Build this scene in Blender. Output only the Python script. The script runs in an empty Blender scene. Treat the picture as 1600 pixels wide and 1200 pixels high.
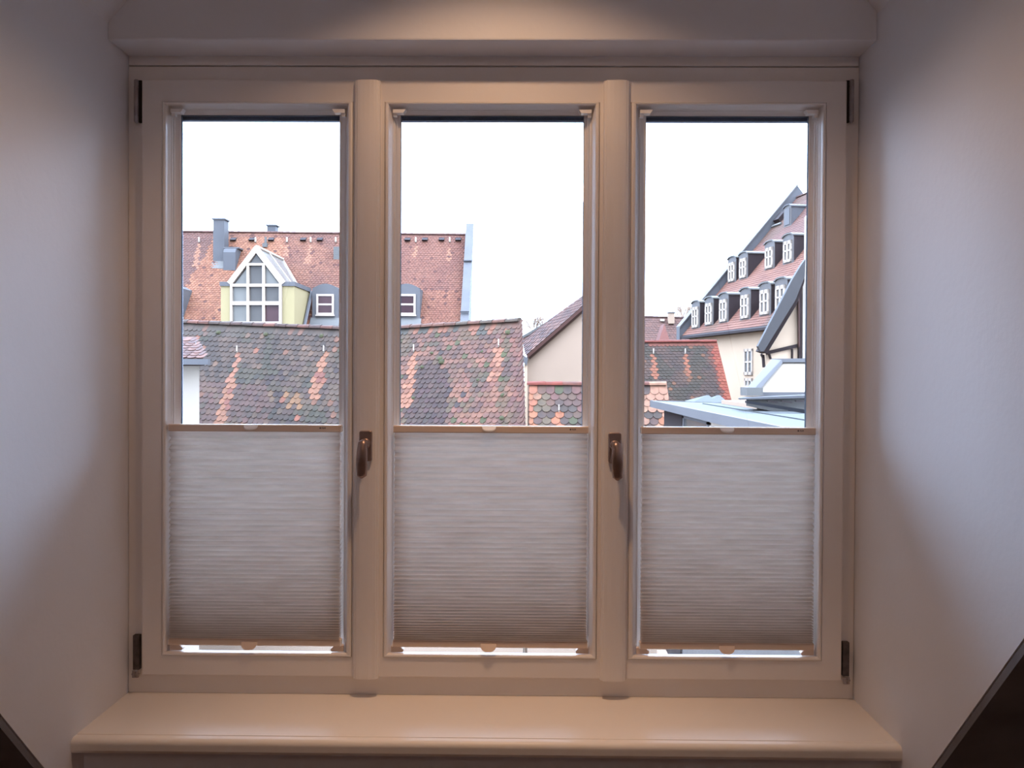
import bpy, math, random
from mathutils import Vector, Matrix, noise
random.seed(7)
V = Vector
COL = bpy.context.scene.collection
SC = bpy.context.scene

# ---------------------------------------------------------------- camera
def cam_matrix(yaw, pitch, roll):
    cy, sy, cp, sp, cr, sr = math.cos(yaw), math.sin(yaw), math.cos(pitch), math.sin(pitch), math.cos(roll), math.sin(roll)
    Rz = Matrix(((cy, -sy, 0), (sy, cy, 0), (0, 0, 1)))
    Rx = Matrix(((1, 0, 0), (0, cp, -sp), (0, sp, cp)))
    Ry = Matrix(((cr, 0, sr), (0, 1, 0), (-sr, 0, cr)))
    return Rz @ Rx @ Ry
FPX = 1333.0
CM = cam_matrix(math.radians(0.602), math.radians(-0.653), math.radians(-0.298))
cd = bpy.data.cameras.new('camera'); cam = bpy.data.objects.new('camera', cd); COL.objects.link(cam)
cd.sensor_width = 36; cd.lens = FPX * 36 / 1600; cd.clip_start = 0.02; cd.clip_end = 2000
cx, cyv, cz = CM.col[0], CM.col[1], CM.col[2]
cam.matrix_world = Matrix(((cx[0], cz[0], -cyv[0], 0), (cx[1], cz[1], -cyv[1], 0), (cx[2], cz[2], -cyv[2], 0), (0, 0, 0, 1)))
SC.camera = cam
def ray(px, py):
    return CM @ V((px - 800, FPX, 600 - py))
def at(px, py, Y):                       # surveyed point: picture position seen at true distance Y
    d = ray(px, py); return d * (Y / d.y)
def on_plane(px, py, P, n):
    d = ray(px, py); return d * (P.dot(n) / d.dot(n))
def proj(p):
    q = CM.transposed() @ p
    return 800 + FPX * q.x / q.y, 600 - FPX * q.z / q.y

# ---------------------------------------------------------------- world, lights, exposure
SC.view_settings.view_transform = 'Standard'; SC.view_settings.look = 'None'
SC.view_settings.gamma = 1.0; SC.view_settings.exposure = 0.0; SC.view_settings.use_curve_mapping = False
SC.cycles.use_denoising = True
SC.cycles.max_bounces = 12; SC.cycles.diffuse_bounces = 7; SC.cycles.transparent_max_bounces = 24
SC.cycles.sample_clamp_indirect = 4.0
SKY = 7.2
w = bpy.data.worlds.new('overcast_sky'); SC.world = w; w.use_nodes = True
nt = w.node_tree; nt.nodes.clear()
o = nt.nodes.new('ShaderNodeOutputWorld'); bg = nt.nodes.new('ShaderNodeBackground')
tc = nt.nodes.new('ShaderNodeTexCoord'); nz = nt.nodes.new('ShaderNodeTexNoise'); rp = nt.nodes.new('ShaderNodeValToRGB')
nz.inputs['Scale'].default_value = 1.6; nz.inputs['Detail'].default_value = 3
rp.color_ramp.elements[0].position = 0.35; rp.color_ramp.elements[0].color = (0.70, 0.91, 1.29, 1)
rp.color_ramp.elements[1].position = 0.65; rp.color_ramp.elements[1].color = (0.75, 0.97, 1.35, 1)
nt.links.new(tc.outputs['Generated'], nz.inputs['Vector']); nt.links.new(nz.outputs['Fac'], rp.inputs['Fac'])
nt.links.new(rp.outputs['Color'], bg.inputs['Color'])
# standard overcast sky: three times brighter overhead than at the horizon
sp = nt.nodes.new('ShaderNodeSeparateXYZ'); m1 = nt.nodes.new('ShaderNodeClamp'); m2 = nt.nodes.new('ShaderNodeMath'); m2.operation = 'MULTIPLY_ADD'
nt.links.new(tc.outputs['Generated'], sp.inputs[0]); nt.links.new(sp.outputs['Z'], m1.inputs['Value']); nt.links.new(m1.outputs[0], m2.inputs[0])
m2.inputs[1].default_value = 2 * SKY; m2.inputs[2].default_value = SKY
nt.links.new(m2.outputs[0], bg.inputs['Strength'])
nt.links.new(bg.outputs[0], o.inputs[0])
LAMP = V((-0.05, 1.46, 1.10))
ld = bpy.data.lights.new('downlight_beam', 'SPOT'); lo = bpy.data.objects.new('downlight_beam', ld); COL.objects.link(lo)
ld.energy = 12; ld.color = (1.0, 0.62, 0.37); ld.spot_size = math.radians(128); ld.spot_blend = 0.42; ld.shadow_soft_size = 0.022
lo.location = LAMP - V((0, 0, 0.01))

# ---------------------------------------------------------------- materials
def lin(c): return tuple((x / 255 / 12.92) if x / 255 <= 0.04045 else ((x / 255 + 0.055) / 1.055) ** 2.4 for x in c)
def mat(name, rgb, rough=0.7, metal=0.0, var=0.06, scale=8.0, bump=0.0, bscale=60.0, spec=0.5, stretch=None, mul=(1, 1, 1)):
    m = bpy.data.materials.new(name); m.use_nodes = True; t = m.node_tree; b = t.nodes['Principled BSDF']
    b.inputs['Roughness'].default_value = rough; b.inputs['Metallic'].default_value = metal
    b.inputs['Specular IOR Level'].default_value = spec
    tc = t.nodes.new('ShaderNodeTexCoord'); mp = t.nodes.new('ShaderNodeMapping')
    if stretch: mp.inputs['Scale'].default_value = stretch
    t.links.new(tc.outputs['Object'], mp.inputs['Vector'])
    n = t.nodes.new('ShaderNodeTexNoise'); n.inputs['Scale'].default_value = scale; n.inputs['Detail'].default_value = 4
    r = t.nodes.new('ShaderNodeValToRGB'); c = tuple(x * m_ for x, m_ in zip(lin(rgb), mul))
    r.color_ramp.elements[0].position = 0.3; r.color_ramp.elements[1].position = 0.7
    r.color_ramp.elements[0].color = (*[x * (1 - var) for x in c], 1)
    r.color_ramp.elements[1].color = (*[min(1, x * (1 + var)) for x in c], 1)
    t.links.new(mp.outputs[0], n.inputs['Vector']); t.links.new(n.outputs['Fac'], r.inputs['Fac']); t.links.new(r.outputs['Color'], b.inputs['Base Color'])
    if bump:
        n2 = t.nodes.new('ShaderNodeTexNoise'); n2.inputs['Scale'].default_value = bscale; n2.inputs['Detail'].default_value = 3
        bp = t.nodes.new('ShaderNodeBump'); bp.inputs['Strength'].default_value = bump; bp.inputs['Distance'].default_value = 0.01
        t.links.new(mp.outputs[0], n2.inputs['Vector']); t.links.new(n2.outputs['Fac'], bp.inputs['Height']); t.links.new(bp.outputs[0], b.inputs['Normal'])
    return m
M = {}
M['plaster'] = mat('white_plaster', (228, 228, 232), 0.9, var=0.02, scale=3, bump=0.05, bscale=60, spec=0.2)
M['paint'] = mat('white_window_paint', (236, 230, 226), 0.38, var=0.015, scale=5, bump=0.03, bscale=90)
M['sillpaint'] = mat('sill_lacquer', (238, 230, 220), 0.28, var=0.015, scale=4)
M['gap'] = mat('dark_gap', (40, 30, 26), 0.9)
M['slope_dark'] = mat('dark_sloping_panel', (116, 112, 114), 0.85, var=0.2, scale=6, spec=0.2)  # even grey, darker than the plaster
M['floor'] = mat('oak_floor', (120, 84, 60), 0.5, var=0.2, scale=3, stretch=(1, 8, 1))
M['handle'] = mat('brushed_bronze_metal', (150, 128, 120), 0.34, metal=0.75, var=0.08, scale=30)
M['hinge'] = mat('grey_hinge_metal', (160, 152, 154), 0.45, metal=0.3, var=0.15, scale=40)
M['hinge_dark'] = mat('dark_hinge_metal', (84, 76, 76), 0.5, metal=0.3, var=0.35, scale=60)
M['rail'] = mat('blind_rail_beige', (226, 204, 186), 0.4, var=0.02)
M['tab'] = mat('white_tab_plastic', (250, 248, 248), 0.15, var=0.005)
M['print'] = mat('black_print', (20, 16, 16), 0.6)
M['cord'] = mat('white_cord', (225, 222, 220), 0.6)
M['spacer'] = mat('glazing_spacer', (150, 158, 172), 0.5, spec=0.1)
M['shade_strip'] = mat('shade_strip_navy', (52, 60, 76), 0.6)
M['alu'] = mat('white_outer_cladding', (132, 140, 152), 0.6, spec=0.1)
l2 = bpy.data.lights.new('downlight_core', 'SPOT'); o2 = bpy.data.objects.new('downlight_core', l2); COL.objects.link(o2)
l2.energy = 50; l2.color = ld.color; l2.spot_size = math.radians(66); l2.spot_blend = 1.0; l2.shadow_soft_size = 0.022; o2.location = lo.location
rl_ = bpy.data.lights.new('room_fill', 'POINT'); ro = bpy.data.objects.new('room_fill', rl_); COL.objects.link(ro)  # added warm fill behind the camera, lifts the slopes and frame
rl_.energy = 11; rl_.color = (1.0, 0.72, 0.56); rl_.shadow_soft_size = 0.12; ro.location = (0.3, -1.6, 1.2)
M['lampw'] = mat('lamp_ring_white', (235, 235, 235), 0.3)
def glassmat():
    m = bpy.data.materials.new('clear_window_glass'); m.use_nodes = True; t = m.node_tree; t.nodes.clear()
    o = t.nodes.new('ShaderNodeOutputMaterial'); mx = t.nodes.new('ShaderNodeMixShader'); tr = t.nodes.new('ShaderNodeBsdfTransparent')
    g = t.nodes.new('ShaderNodeBsdfGlossy'); f = t.nodes.new('ShaderNodeFresnel'); f.inputs['IOR'].default_value = 1.45
    g.inputs['Roughness'].default_value = 0.0; tr.inputs['Color'].default_value = (0.985, 0.992, 0.99, 1)
    t.links.new(f.outputs[0], mx.inputs[0]); t.links.new(tr.outputs[0], mx.inputs[1]); t.links.new(g.outputs[0], mx.inputs[2]); t.links.new(mx.outputs[0], o.inputs[0])
    return m
M['glass'] = glassmat()
def fabricmat():
    m = bpy.data.materials.new('honeycomb_blind_fabric'); m.use_nodes = True; t = m.node_tree; t.nodes.clear()
    o = t.nodes.new('ShaderNodeOutputMaterial'); mx = t.nodes.new('ShaderNodeMixShader')
    d = t.nodes.new('ShaderNodeBsdfDiffuse'); tl = t.nodes.new('ShaderNodeBsdfTranslucent')
    tc = t.nodes.new('ShaderNodeTexCoord'); mp = t.nodes.new('ShaderNodeMapping'); mp.inputs['Scale'].default_value = (11, 1, 120)
    n = t.nodes.new('ShaderNodeTexNoise'); n.inputs['Scale'].default_value = 1.0; n.inputs['Detail'].default_value = 5
    r = t.nodes.new('ShaderNodeValToRGB'); r.color_ramp.elements[0].position = 0.35; r.color_ramp.elements[1].position = 0.72
    r.color_ramp.elements[0].color = (0.78, 0.715, 0.66, 1); r.color_ramp.elements[1].color = (0.95, 0.885, 0.83, 1)
    t.links.new(tc.outputs['Object'], mp.inputs['Vector']); t.links.new(mp.outputs[0], n.inputs['Vector']); t.links.new(n.outputs['Fac'], r.inputs['Fac'])
    t.links.new(r.outputs['Color'], tl.inputs['Color']); d.inputs['Color'].default_value = (0.62, 0.56, 0.52, 1)
    mx.inputs[0].default_value = 0.66
    t.links.new(d.outputs[0], mx.inputs[1]); t.links.new(tl.outputs[0], mx.inputs[2]); t.links.new(mx.outputs[0], o.inputs[0])
    return m
M['fabric'] = fabricmat()
def tilemat():
    m = bpy.data.materials.new('weathered_clay_tile'); m.use_nodes = True; t = m.node_tree; b = t.nodes['Principled BSDF']
    b.inputs['Roughness'].default_value = 0.88; b.inputs['Specular IOR Level'].default_value = 0.25
    a = t.nodes.new('ShaderNodeAttribute'); a.attribute_name = 'tint'
    g = t.nodes.new('ShaderNodeNewGeometry'); n = t.nodes.new('ShaderNodeTexNoise'); n.inputs['Scale'].default_value = 9; n.inputs['Detail'].default_value = 5
    r = t.nodes.new('ShaderNodeValToRGB'); r.color_ramp.elements[0].position = 0.3; r.color_ramp.elements[1].position = 0.7
    r.color_ramp.elements[0].color = (0.72, 0.74, 0.74, 1); r.color_ramp.elements[1].color = (1.22, 1.18, 1.16, 1)
    mx = t.nodes.new('ShaderNodeMix'); mx.data_type = 'RGBA'; mx.blend_type = 'MULTIPLY'; mx.inputs['Factor'].default_value = 1
    t.links.new(g.outputs['Position'], n.inputs['Vector']); t.links.new(n.outputs['Fac'], r.inputs['Fac'])
    t.links.new(a.outputs['Color'], mx.inputs['A']); t.links.new(r.outputs['Color'], mx.inputs['B']); t.links.new(mx.outputs['Result'], b.inputs['Base Color'])
    return m
M['tile'] = tilemat()
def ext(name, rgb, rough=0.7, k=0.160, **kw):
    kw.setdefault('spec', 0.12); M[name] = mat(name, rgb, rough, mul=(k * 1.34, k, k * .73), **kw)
ext('zinc', (158, 172, 196), 0.6, k=0.135, var=0.08, scale=1.5)
ext('zinc_flat', (176, 200, 222), 0.7, k=0.058, var=0.06, scale=1.2)  # zinc darkened for level faces, offsetting the stronger light from overhead
ext('zinc_dark', (120, 132, 152), 0.6, k=0.20, var=0.1, scale=1.2)
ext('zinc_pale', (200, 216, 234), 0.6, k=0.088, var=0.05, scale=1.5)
ext('slate', (72, 64, 74), 0.7, var=0.15, scale=4)
ext('lead', (134, 142, 156), 0.6, k=0.19, var=0.1, scale=3)
ext('white_frame', (242, 246, 252), 0.6, k=0.215, var=0.02)
ext('yellow_render', (234, 236, 200), 0.85, k=0.17, var=0.03, scale=2)
ext('cream_render', (240, 232, 222), 0.85, k=0.25, var=0.03, scale=1.2)
ext('beige_render', (224, 214, 208), 0.85, k=0.205, var=0.04, scale=1.0)
ext('white_render', (236, 244, 250), 0.85, k=0.175, var=0.02)
ext('pane_pale', (176, 192, 206), 0.15, var=0.1, scale=2)
ext('pane_grey', (136, 146, 158), 0.15, var=0.12, scale=2)
ext('pane_plum', (120, 96, 112), 0.15, var=0.15, scale=3)
ext('pane_red', (92, 62, 76), 0.15, var=0.15, scale=3)
ext('timber', (62, 50, 54), 0.8, var=0.2, scale=6)
ext('barge', (98, 104, 116), 0.6, var=0.06, scale=3)
ext('brown_pipe', (116, 84, 80), 0.5)
ext('deck', (92, 74, 70), 0.9)
ext('black_rail', (52, 60, 76), 0.4)
ext('ground', (118, 112, 104), 0.9, var=0.15, scale=0.3)
ext('bark', (168, 164, 164), 0.9, k=.5)

# ---------------------------------------------------------------- mesh helpers
class MB:
    def __init__(s): s.v = []; s.f = []
    def add(s, vs, fs):
        k = len(s.v); s.v += [tuple(p) for p in vs]; s.f += [tuple(i + k for i in f) for f in fs]; return s
    def box(s, a, b):
        x0, x1 = sorted((a[0], b[0])); y0, y1 = sorted((a[1], b[1])); z0, z1 = sorted((a[2], b[2]))
        return s.hexa([V((x, y, z)) for z in (z0, z1) for x, y in ((x0, y0), (x1, y0), (x1, y1), (x0, y1))])
    def hexa(s, p):   # p: bottom ring 4, top ring 4
        return s.add(p, [(3, 2, 1, 0), (4, 5, 6, 7), (0, 1, 5, 4), (1, 2, 6, 5), (2, 3, 7, 6), (3, 0, 4, 7)])
    def prism(s, pts, d):   # polygon extruded by vector d
        n = len(pts); q = [V(p) for p in pts]
        return s.add(q + [p + d for p in q], [tuple(range(n))[::-1], tuple(range(n, 2 * n))] + [(i, (i + 1) % n, n + (i + 1) % n, n + i) for i in range(n)])
    def loft(s, rings, closed=True, caps=False):
        n = len(rings[0]); vs = [p for r in rings for p in r]; fs = []
        for j in range(len(rings) - 1):
            for i in range(n if closed else n - 1):
                a, b = j * n + i, j * n + (i + 1) % n
                fs.append((a, b, b + n, a + n))
        if caps: fs += [tuple(range(n))[::-1], tuple(range((len(rings) - 1) * n, len(rings) * n))]
        return s.add(vs, fs)
    def rectring(s, x0, x1, z0, z1, prof, kl=1, kr=1, kb=1, kt=1, fb=None):   # mitred frame: profile [(inset, Y)]
        rings = []
        for ins, y in prof:
            ib = fb(ins) if fb else ins * kb
            rings.append([V((x0 + ins * kl, y, z0 + ib)), V((x1 - ins * kr, y, z0 + ib)), V((x1 - ins * kr, y, z1 - ins * kt)), V((x0 + ins * kl, y, z1 - ins * kt))])
        return s.loft(rings)
    def tube(s, a, b, r, n=10, r2=None):
        a, b = V(a), V(b); d = (b - a).normalized(); u = d.orthogonal().normalized(); v = d.cross(u); r2 = r if r2 is None else r2
        ring = lambda c, q: [c + (u * math.cos(t) + v * math.sin(t)) * q for t in [2 * math.pi * i / n for i in range(n)]]
        return s.loft([ring(a, r), ring(b, r2)], caps=True)
    def build(s, name, m, parent=None, bevel=0, smooth=False, fixn=True):
        me = bpy.data.meshes.new(name); me.from_pydata(s.v, [], s.f)
        if fixn:
            import bmesh
            bm = bmesh.new(); bm.from_mesh(me); bmesh.ops.recalc_face_normals(bm, faces=bm.faces)
            if bevel:
                bmesh.ops.bevel(bm, geom=[e for e in bm.edges if e.is_manifold and e.calc_face_angle(0) > 0.6], offset=bevel, segments=2, affect='EDGES', profile=0.6, clamp_overlap=True)
            bm.to_mesh(me); bm.free()
        me.materials.append(m if not isinstance(m, str) else M[m])
        if smooth:
            for p in me.polygons: p.use_smooth = True
        ob = bpy.data.objects.new(name, me); COL.objects.link(ob)
        if parent is not None: ob.parent = parent; ob.matrix_parent_inverse = Matrix.Translation(-parent_loc(parent))
        return ob
def parent_loc(p):
    l = V(p.location)
    if p.parent is not None: l = l + parent_loc(p.parent) * 0
    return l if p.type == 'EMPTY' else V((0, 0, 0)) + (l if p.type == 'EMPTY' else V((0, 0, 0)))
def B(): return MB()
def tag(o, label=None, cat=None, group=None, kind=None):
    if label: o['label'] = label
    if cat: o['category'] = cat
    if group: o['group'] = group
    if kind: o['kind'] = kind
    return o
def empty(name, loc=(0, 0, 0), **k):
    e = bpy.data.objects.new(name, None); COL.objects.link(e); e.location = loc; e.empty_display_size = 0.1
    bpy.context.view_layer.update()
    return tag(e, **k)
def struct(o): o['kind'] = 'structure'; return o

# ================================================================ ROOM
XL, XR = -0.925, 0.783
ZB = -0.757
YL = 1.90                      # lintel face
ZS = 0.741                     # lintel soffit
SLOPE = 1.16
def slopeY(z): return 1.60 - (z + 0.745) / SLOPE
FL, CE = -1.55, 1.50
# dormer cheeks: follow the sloping ceiling line on the room side
for nm, x, t in (('wall_left', XL, -0.16), ('wall_right', XR, 0.16)):
    pts = [V((x, 2.30, -1.9)), V((x, slopeY(-1.0), -1.0)), V((x, slopeY(-0.9), -0.9)), V((x, slopeY(CE + .1), CE + .1)), V((x, 2.30, CE + .1))]
    pts[0] = V((x, 2.30, -1.0))
    del pts[2]
    for q_ in pts[1:3]: q_.y += .021
    struct(B().prism(pts, V((t, 0, 0))).build(nm, 'plaster'))
# lintel wall above the window, with its 10 cm soffit
foldL, foldR = at(171, 36, YL).z, at(1374, 20, YL).z
struct(B().prism([V((XL, YL, ZS)), V((XL, 2.30, ZS)), V((XL, 2.30, CE)), V((XL, YL, CE))], V((XR - XL, 0, 0))).build('wall_lintel', 'plaster', bevel=0.004))
# sloped side pieces of the dormer ceiling
for s, x, zf in ((1, XL, foldL), (-1, XR, foldR)):
    run = (CE - zf) / 1.15
    y0 = slopeY(1.45)
    b = B()
    b.prism([V((x, y0, zf)), V((x + s * run, y0, CE)), V((x + s * run, y0, CE + .1)), V((x - s * 0.1, y0, CE + .1)), V((x - s * .1, y0, zf))], V((0, YL - y0 + 0.02, 0)))
    struct(b.build('ceiling_chamfer', 'plaster'))
struct(B().box((-3.4, -3.3, CE), (3.4, 2.3, CE + 0.12)).build('ceiling', 'plaster'))
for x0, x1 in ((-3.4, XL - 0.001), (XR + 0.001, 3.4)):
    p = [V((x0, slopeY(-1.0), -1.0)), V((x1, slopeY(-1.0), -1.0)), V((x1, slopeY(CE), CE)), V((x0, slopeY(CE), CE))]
    struct(B().prism(p, V((0, 0.010, 0.009))).build('ceiling_slope', 'slope_dark'))
struct(B().box((XL, slopeY(1.12) + .02, 1.112), (XR, YL, CE)).build('ceiling_dormer', 'plaster'))
# wall below the sill
YW = 1.795
struct(B().box((-3.4, YW, FL), (3.4, YW + 0.5, -0.985)).box((XL - 0.15, YW, -0.99), (XR + 0.15, YW + 0.5, ZB - 0.03)).build('wall_front', 'plaster'))
struct(B().box((-3.4, -3.3, FL - 0.1), (3.4, 1.9, FL)).build('floor', 'floor'))
struct(B().box((-3.4, -3.4, FL), (3.4, -3.3, CE)).build('wall_back', 'plaster'))
struct(B().box((-3.5, -3.4, FL), (-3.4, 2.0, CE)).build('wall_left_far', 'plaster'))
struct(B().box((3.4, -3.4, FL), (3.5, 2.0, CE)).build('wall_right_far', 'plaster'))
# sill board: flat top, fine groove, rounded nose
yf = 1.742
prof = [(2.06, ZB), (yf + .026, ZB), (yf + .0245, ZB - .0022), (yf + .0225, ZB - .0022), (yf + .021, ZB)]
for k in range(1, 8):
    a = math.pi / 2 * k / 7
    prof.append((yf + .012 - .012 * math.sin(a), ZB - .012 + .012 * math.cos(a) - 0.0))
prof += [(yf, ZB - .024), (yf + .003, ZB - .030), (yf + .01, ZB - .031), (2.06, ZB - .031)]
sl = struct(B().prism([V((XL - .006, y, z)) for y, z in prof], V((XR - XL + .012, 0, 0))).build('trim_1', 'sillpaint'))
# top casing boards with a fine joint
zc = at(800, 104, 2.0).z
struct(B().box((XL + .002, 1.998, zc + .0015), (XR - .002, 2.1, ZS + .03)).build('trim_2', 'paint', bevel=0.0008))

# ---------------------------------------------------------------- recessed downlight (above the frame)
CE = 1.112
dl = empty('ceiling_downlight', (LAMP.x, LAMP.y, CE), label='white recessed halogen downlight in the dormer ceiling above the window', cat='lamp')
ring = lambda r, z: [V((LAMP.x + r * math.cos(t), LAMP.y + r * math.sin(t), z)) for t in [2 * math.pi * i / 24 for i in range(24)]]
B().loft([ring(.045, CE), ring(.045, CE - .006), ring(.030, CE - .008), ring(.027, CE - .001)]).build('lamp_ring', 'lampw', dl, smooth=True)
em = bpy.data.materials.new('lamp_glow'); em.use_nodes = True
em.node_tree.nodes['Principled BSDF'].inputs['Emission Color'].default_value = (1, .66, .4, 1); em.node_tree.nodes['Principled BSDF'].inputs['Emission Strength'].default_value = 4
B().loft([ring(.026, CE - .001), ring(.0005, CE - .0012)], caps=True).build('bulb', em, dl)

# ================================================================ WINDOW
YS = 1.985                      # sash face
YG = 2.026                      # inner glass face
zs1, zs0 = at(800, 125, YS).z, at(800, 1060, YS).z
fr = B()
X0, X1, Z0, Z1 = XL + .001, XR - .001, ZB + .0006, zc - .0015
fr.rectring(X0, X1, Z0, Z1, [(0, 2.0), (.045, 2.0), (.045, 2.07), (0, 2.07), (0, 2.0)])
frame = empty('window_4', (X0, 2.0, Z0)); struct(frame)
fr.build('frame', 'paint', frame)
mx1 = (at(577.5, 130, YS).x + at(571, 1055, YS).x) / 2
mx2 = (at(962.5, 130, YS).x + at(957, 1060, YS).x) / 2
for mx in (mx1, mx2):
    B().box((mx - .03, 2.0, Z0 + .045), (mx + .03, 2.07, Z1 - .045)).build('mullion', 'paint', frame)

def xx(px, py, Y): return at(px, py, Y).x
bz1 = at(800, 160, YS).z
SASH = [
 dict(n=1, x0=xx(221.3, 320, YS), x1=mx1 - .003, b0=xx(253.8, 320, YS), b1=xx(551, 320, YS), g0=xx(283, 320, YG), g1=xx(530.5, 320, YG), zb=at(400, 1024.5, YS).z),
 dict(n=2, x0=mx1 + .003, x1=mx2 - .003, b0=xx(601.5, 320, YS), b1=xx(935.7, 320, YS), g0=xx(625.7, 320, YG), g1=xx(912, 320, YG), zb=at(765, 1028, YS).z),
 dict(n=3, x0=mx2 + .003, x1=xx(1322, 320, YS), b0=xx(986, 320, YS), b1=xx(1289.5, 320, YS), g0=xx(1008.5, 320, YG), g1=xx(1262.5, 320, YG), zb=at(1140, 1032, YS).z)]
zbb = sum(s['zb'] for s in SASH) / 3
WIN = {}
for s in SASH:
    W = empty('window_%d' % s['n'], (s['x0'], YS, zs0)); struct(W); WIN[s['n']] = W
    b0, b1, z0, z1 = s['b0'], s['b1'], zbb, bz1
    # sash rails and stiles
    q = B()
    o4 = [(s['x0'], zs0), (s['x1'], zs0), (s['x1'], zs1), (s['x0'], zs1)]
    i4 = [(b0 - .0011, z0 - .0008), (b1 + .0011, z0 - .0008), (b1 + .0011, z1 + .0008), (b0 - .0011, z1 + .0008)]
    def R4(L, y, e=0): return [V((x + (e if k in (0, 3) else -e), y, z + (e if k in (0, 1) else -e))) for k, (x, z) in enumerate(L)]
    q.loft([R4(o4, 1.999), R4(o4, YS + .003), R4(o4, YS + .0008, .0008), R4(o4, YS, .003), R4(i4, YS), R4(i4, YS + .02), R4(i4, 1.9988), R4(o4, 1.999)])
    sash = q.build('sash', 'paint', W)
    # glazing bead: mitred moulding down to the glass
    gl = (s['g0'] - b0) / .0335; gr = (b1 - s['g1']) / .0335
    gt = (z1 - at(800, 181, YG).z) / .0335; gbm = .9
    bp = [(0.0, 1.9985), (0, YS - .0005), (.001, YS - .0025), (.004, YS - .004), (.008, YS - .0028), (.0098, YS + .0005), (.0104, YS + .007), (.0118, YS + .0105),
          (.0150, YS + .019), (.0172, YS + .0215), (.0180, YS + .026), (.0205, YS + .0265), (.0215, YS + .030), (.0290, YG - .003), (.0335, YG - .0005), (.0335, YG + .0), ]
    B().rectring(b0, b1, z0, z1, bp, gl, gr, gbm, gt, fb=lambda i: i * .8 if i <= .010 else .008 - (i - .010) / .0235 * .011).build('glazing_bead', 'paint', W)
    zg0, zg1 = z0 - .004, z1 - .0335 * gt
    B().rectring(s['g0'], s['g1'], zg0, zg1, [(-.026, YG + .0065), (.0015, YG + .0065), (-.004, YG + .022), (-.026, YG + .022)]).build('spacer', 'spacer', W)
    B().box((s['g0'] - .012, YG + .0005, zg0 - .012), (s['g1'] + .012, YG + .0045, zg1 + .012)).build('glass_pane', 'glass', W)
    B().rectring(s['g0'], s['g1'], zg0, zg1, [(-.05, 2.001), (-.026, 2.001), (-.026, YG + .052), (-.05, YG + .052), (-.05, 2.001)]).build('outer_sash', 'alu', W)
    B().box((s['g0'] - .01, YG + .0085, zg1 - .0095), (s['g1'] + .01, YG + .0235, zg1 + .006)).build('shade_strip', 'shade_strip', W)  # dark strip stands for the shaded underside of the outer frame
    s['zg0'], s['zg1'] = zg0, zg1
YC = 1.967
ztop, zbot = at(800, 124.5, YC).z, at(765, 1063.5, YC).z
for mx, wn, sgn in ((mx1, 1, -1), (mx2, 3, 1)):
    W = WIN[wn]; w_ = .0292
    pr = [(-w_, YS), (-w_, 1.976), (-w_ + .0015, 1.973), (-.0235, 1.9715), (-.0228, 1.9695), (-.0215, 1.9690), (-.015, YC + .0005), (-.006, YC - .0005), (.006, YC - .0005), (.015, YC + .0005),
          (.0215, 1.9690), (.0228, 1.9695), (.0235, 1.9715), (w_ - .0015, 1.973), (w_, 1.976), (w_, YS)]
    B().prism([V((mx + x, y, zbot)) for x, y in pr], V((0, 0, ztop - zbot))).build('mullion_cover', 'paint', W)
    # handle: rosette plate, neck, curved lever
    hx = mx + sgn * (-.0005)
    zp1 = at(570 if wn == 1 else 960, 673 if wn == 1 else 676, 1.96).z; zp0 = zp1 - .070
    r = B()
    def rr(y, e):
        pts = []
        for cxx, czz, a0 in ((hx + .0145 - .005, zp1 - .005, 0), (hx - .0145 + .005, zp1 - .005, 90), (hx - .0145 + .005, zp0 + .005, 180), (hx + .0145 - .005, zp0 + .005, 270)):
            for k in range(5):
                a = math.radians(a0 + 90 * k / 4); pts.append(V((cxx + (.005 - e) * math.cos(a), y, czz + (.005 - e) * math.sin(a))))
        return pts
    r.loft([rr(YC + .0008, 0), rr(YC - .0085, 0), rr(YC - .010, .0018)], caps=True)
    plate = r.build('window_handle', 'handle', W)
    nz_ = zp1 - .029
    n = B(); rg = lambda y, q: [V((hx + q * math.cos(t), y, nz_ + q * math.sin(t))) for t in [2 * math.pi * i / 18 for i in range(18)]]
    n.loft([rg(YC - .009, .0115), rg(YC - .013, .0115), rg(YC - .015, .0095), rg(YC - .034, .009)], caps=True)
    n.build('neck', 'handle', plate, smooth=False)
    plate['label'] = 'bronze metal window handle with a curved lever'
    # lever
    rings = []; N = 15
    for k in range(N):
        t = k / (N - 1)
        z = nz_ + .012 - t * .090
        y = YC - .038 - .010 * math.sin(min(1, t * 1.15) * math.pi) * 0.9 + .004 * t
        hw = (.0095 + .0035 * math.sin(t * math.pi * .9)) * (1.0 if 0.05 < t < .93 else .62)
        hd = (.0085 - .002 * t) * (1.0 if 0.05 < t < .95 else .55)
        if t in (0, 1): hw *= .3; hd *= .3
        c = V((hx + sgn * .004 * t, y, z))
        rings.append([c + V((hw * math.cos(a), hd * math.sin(a), 0)) for a in [2 * math.pi * i / 16 for i in range(16)]])
    B().loft(rings, caps=True).build('lever', 'handle', plate, smooth=True)
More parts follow.
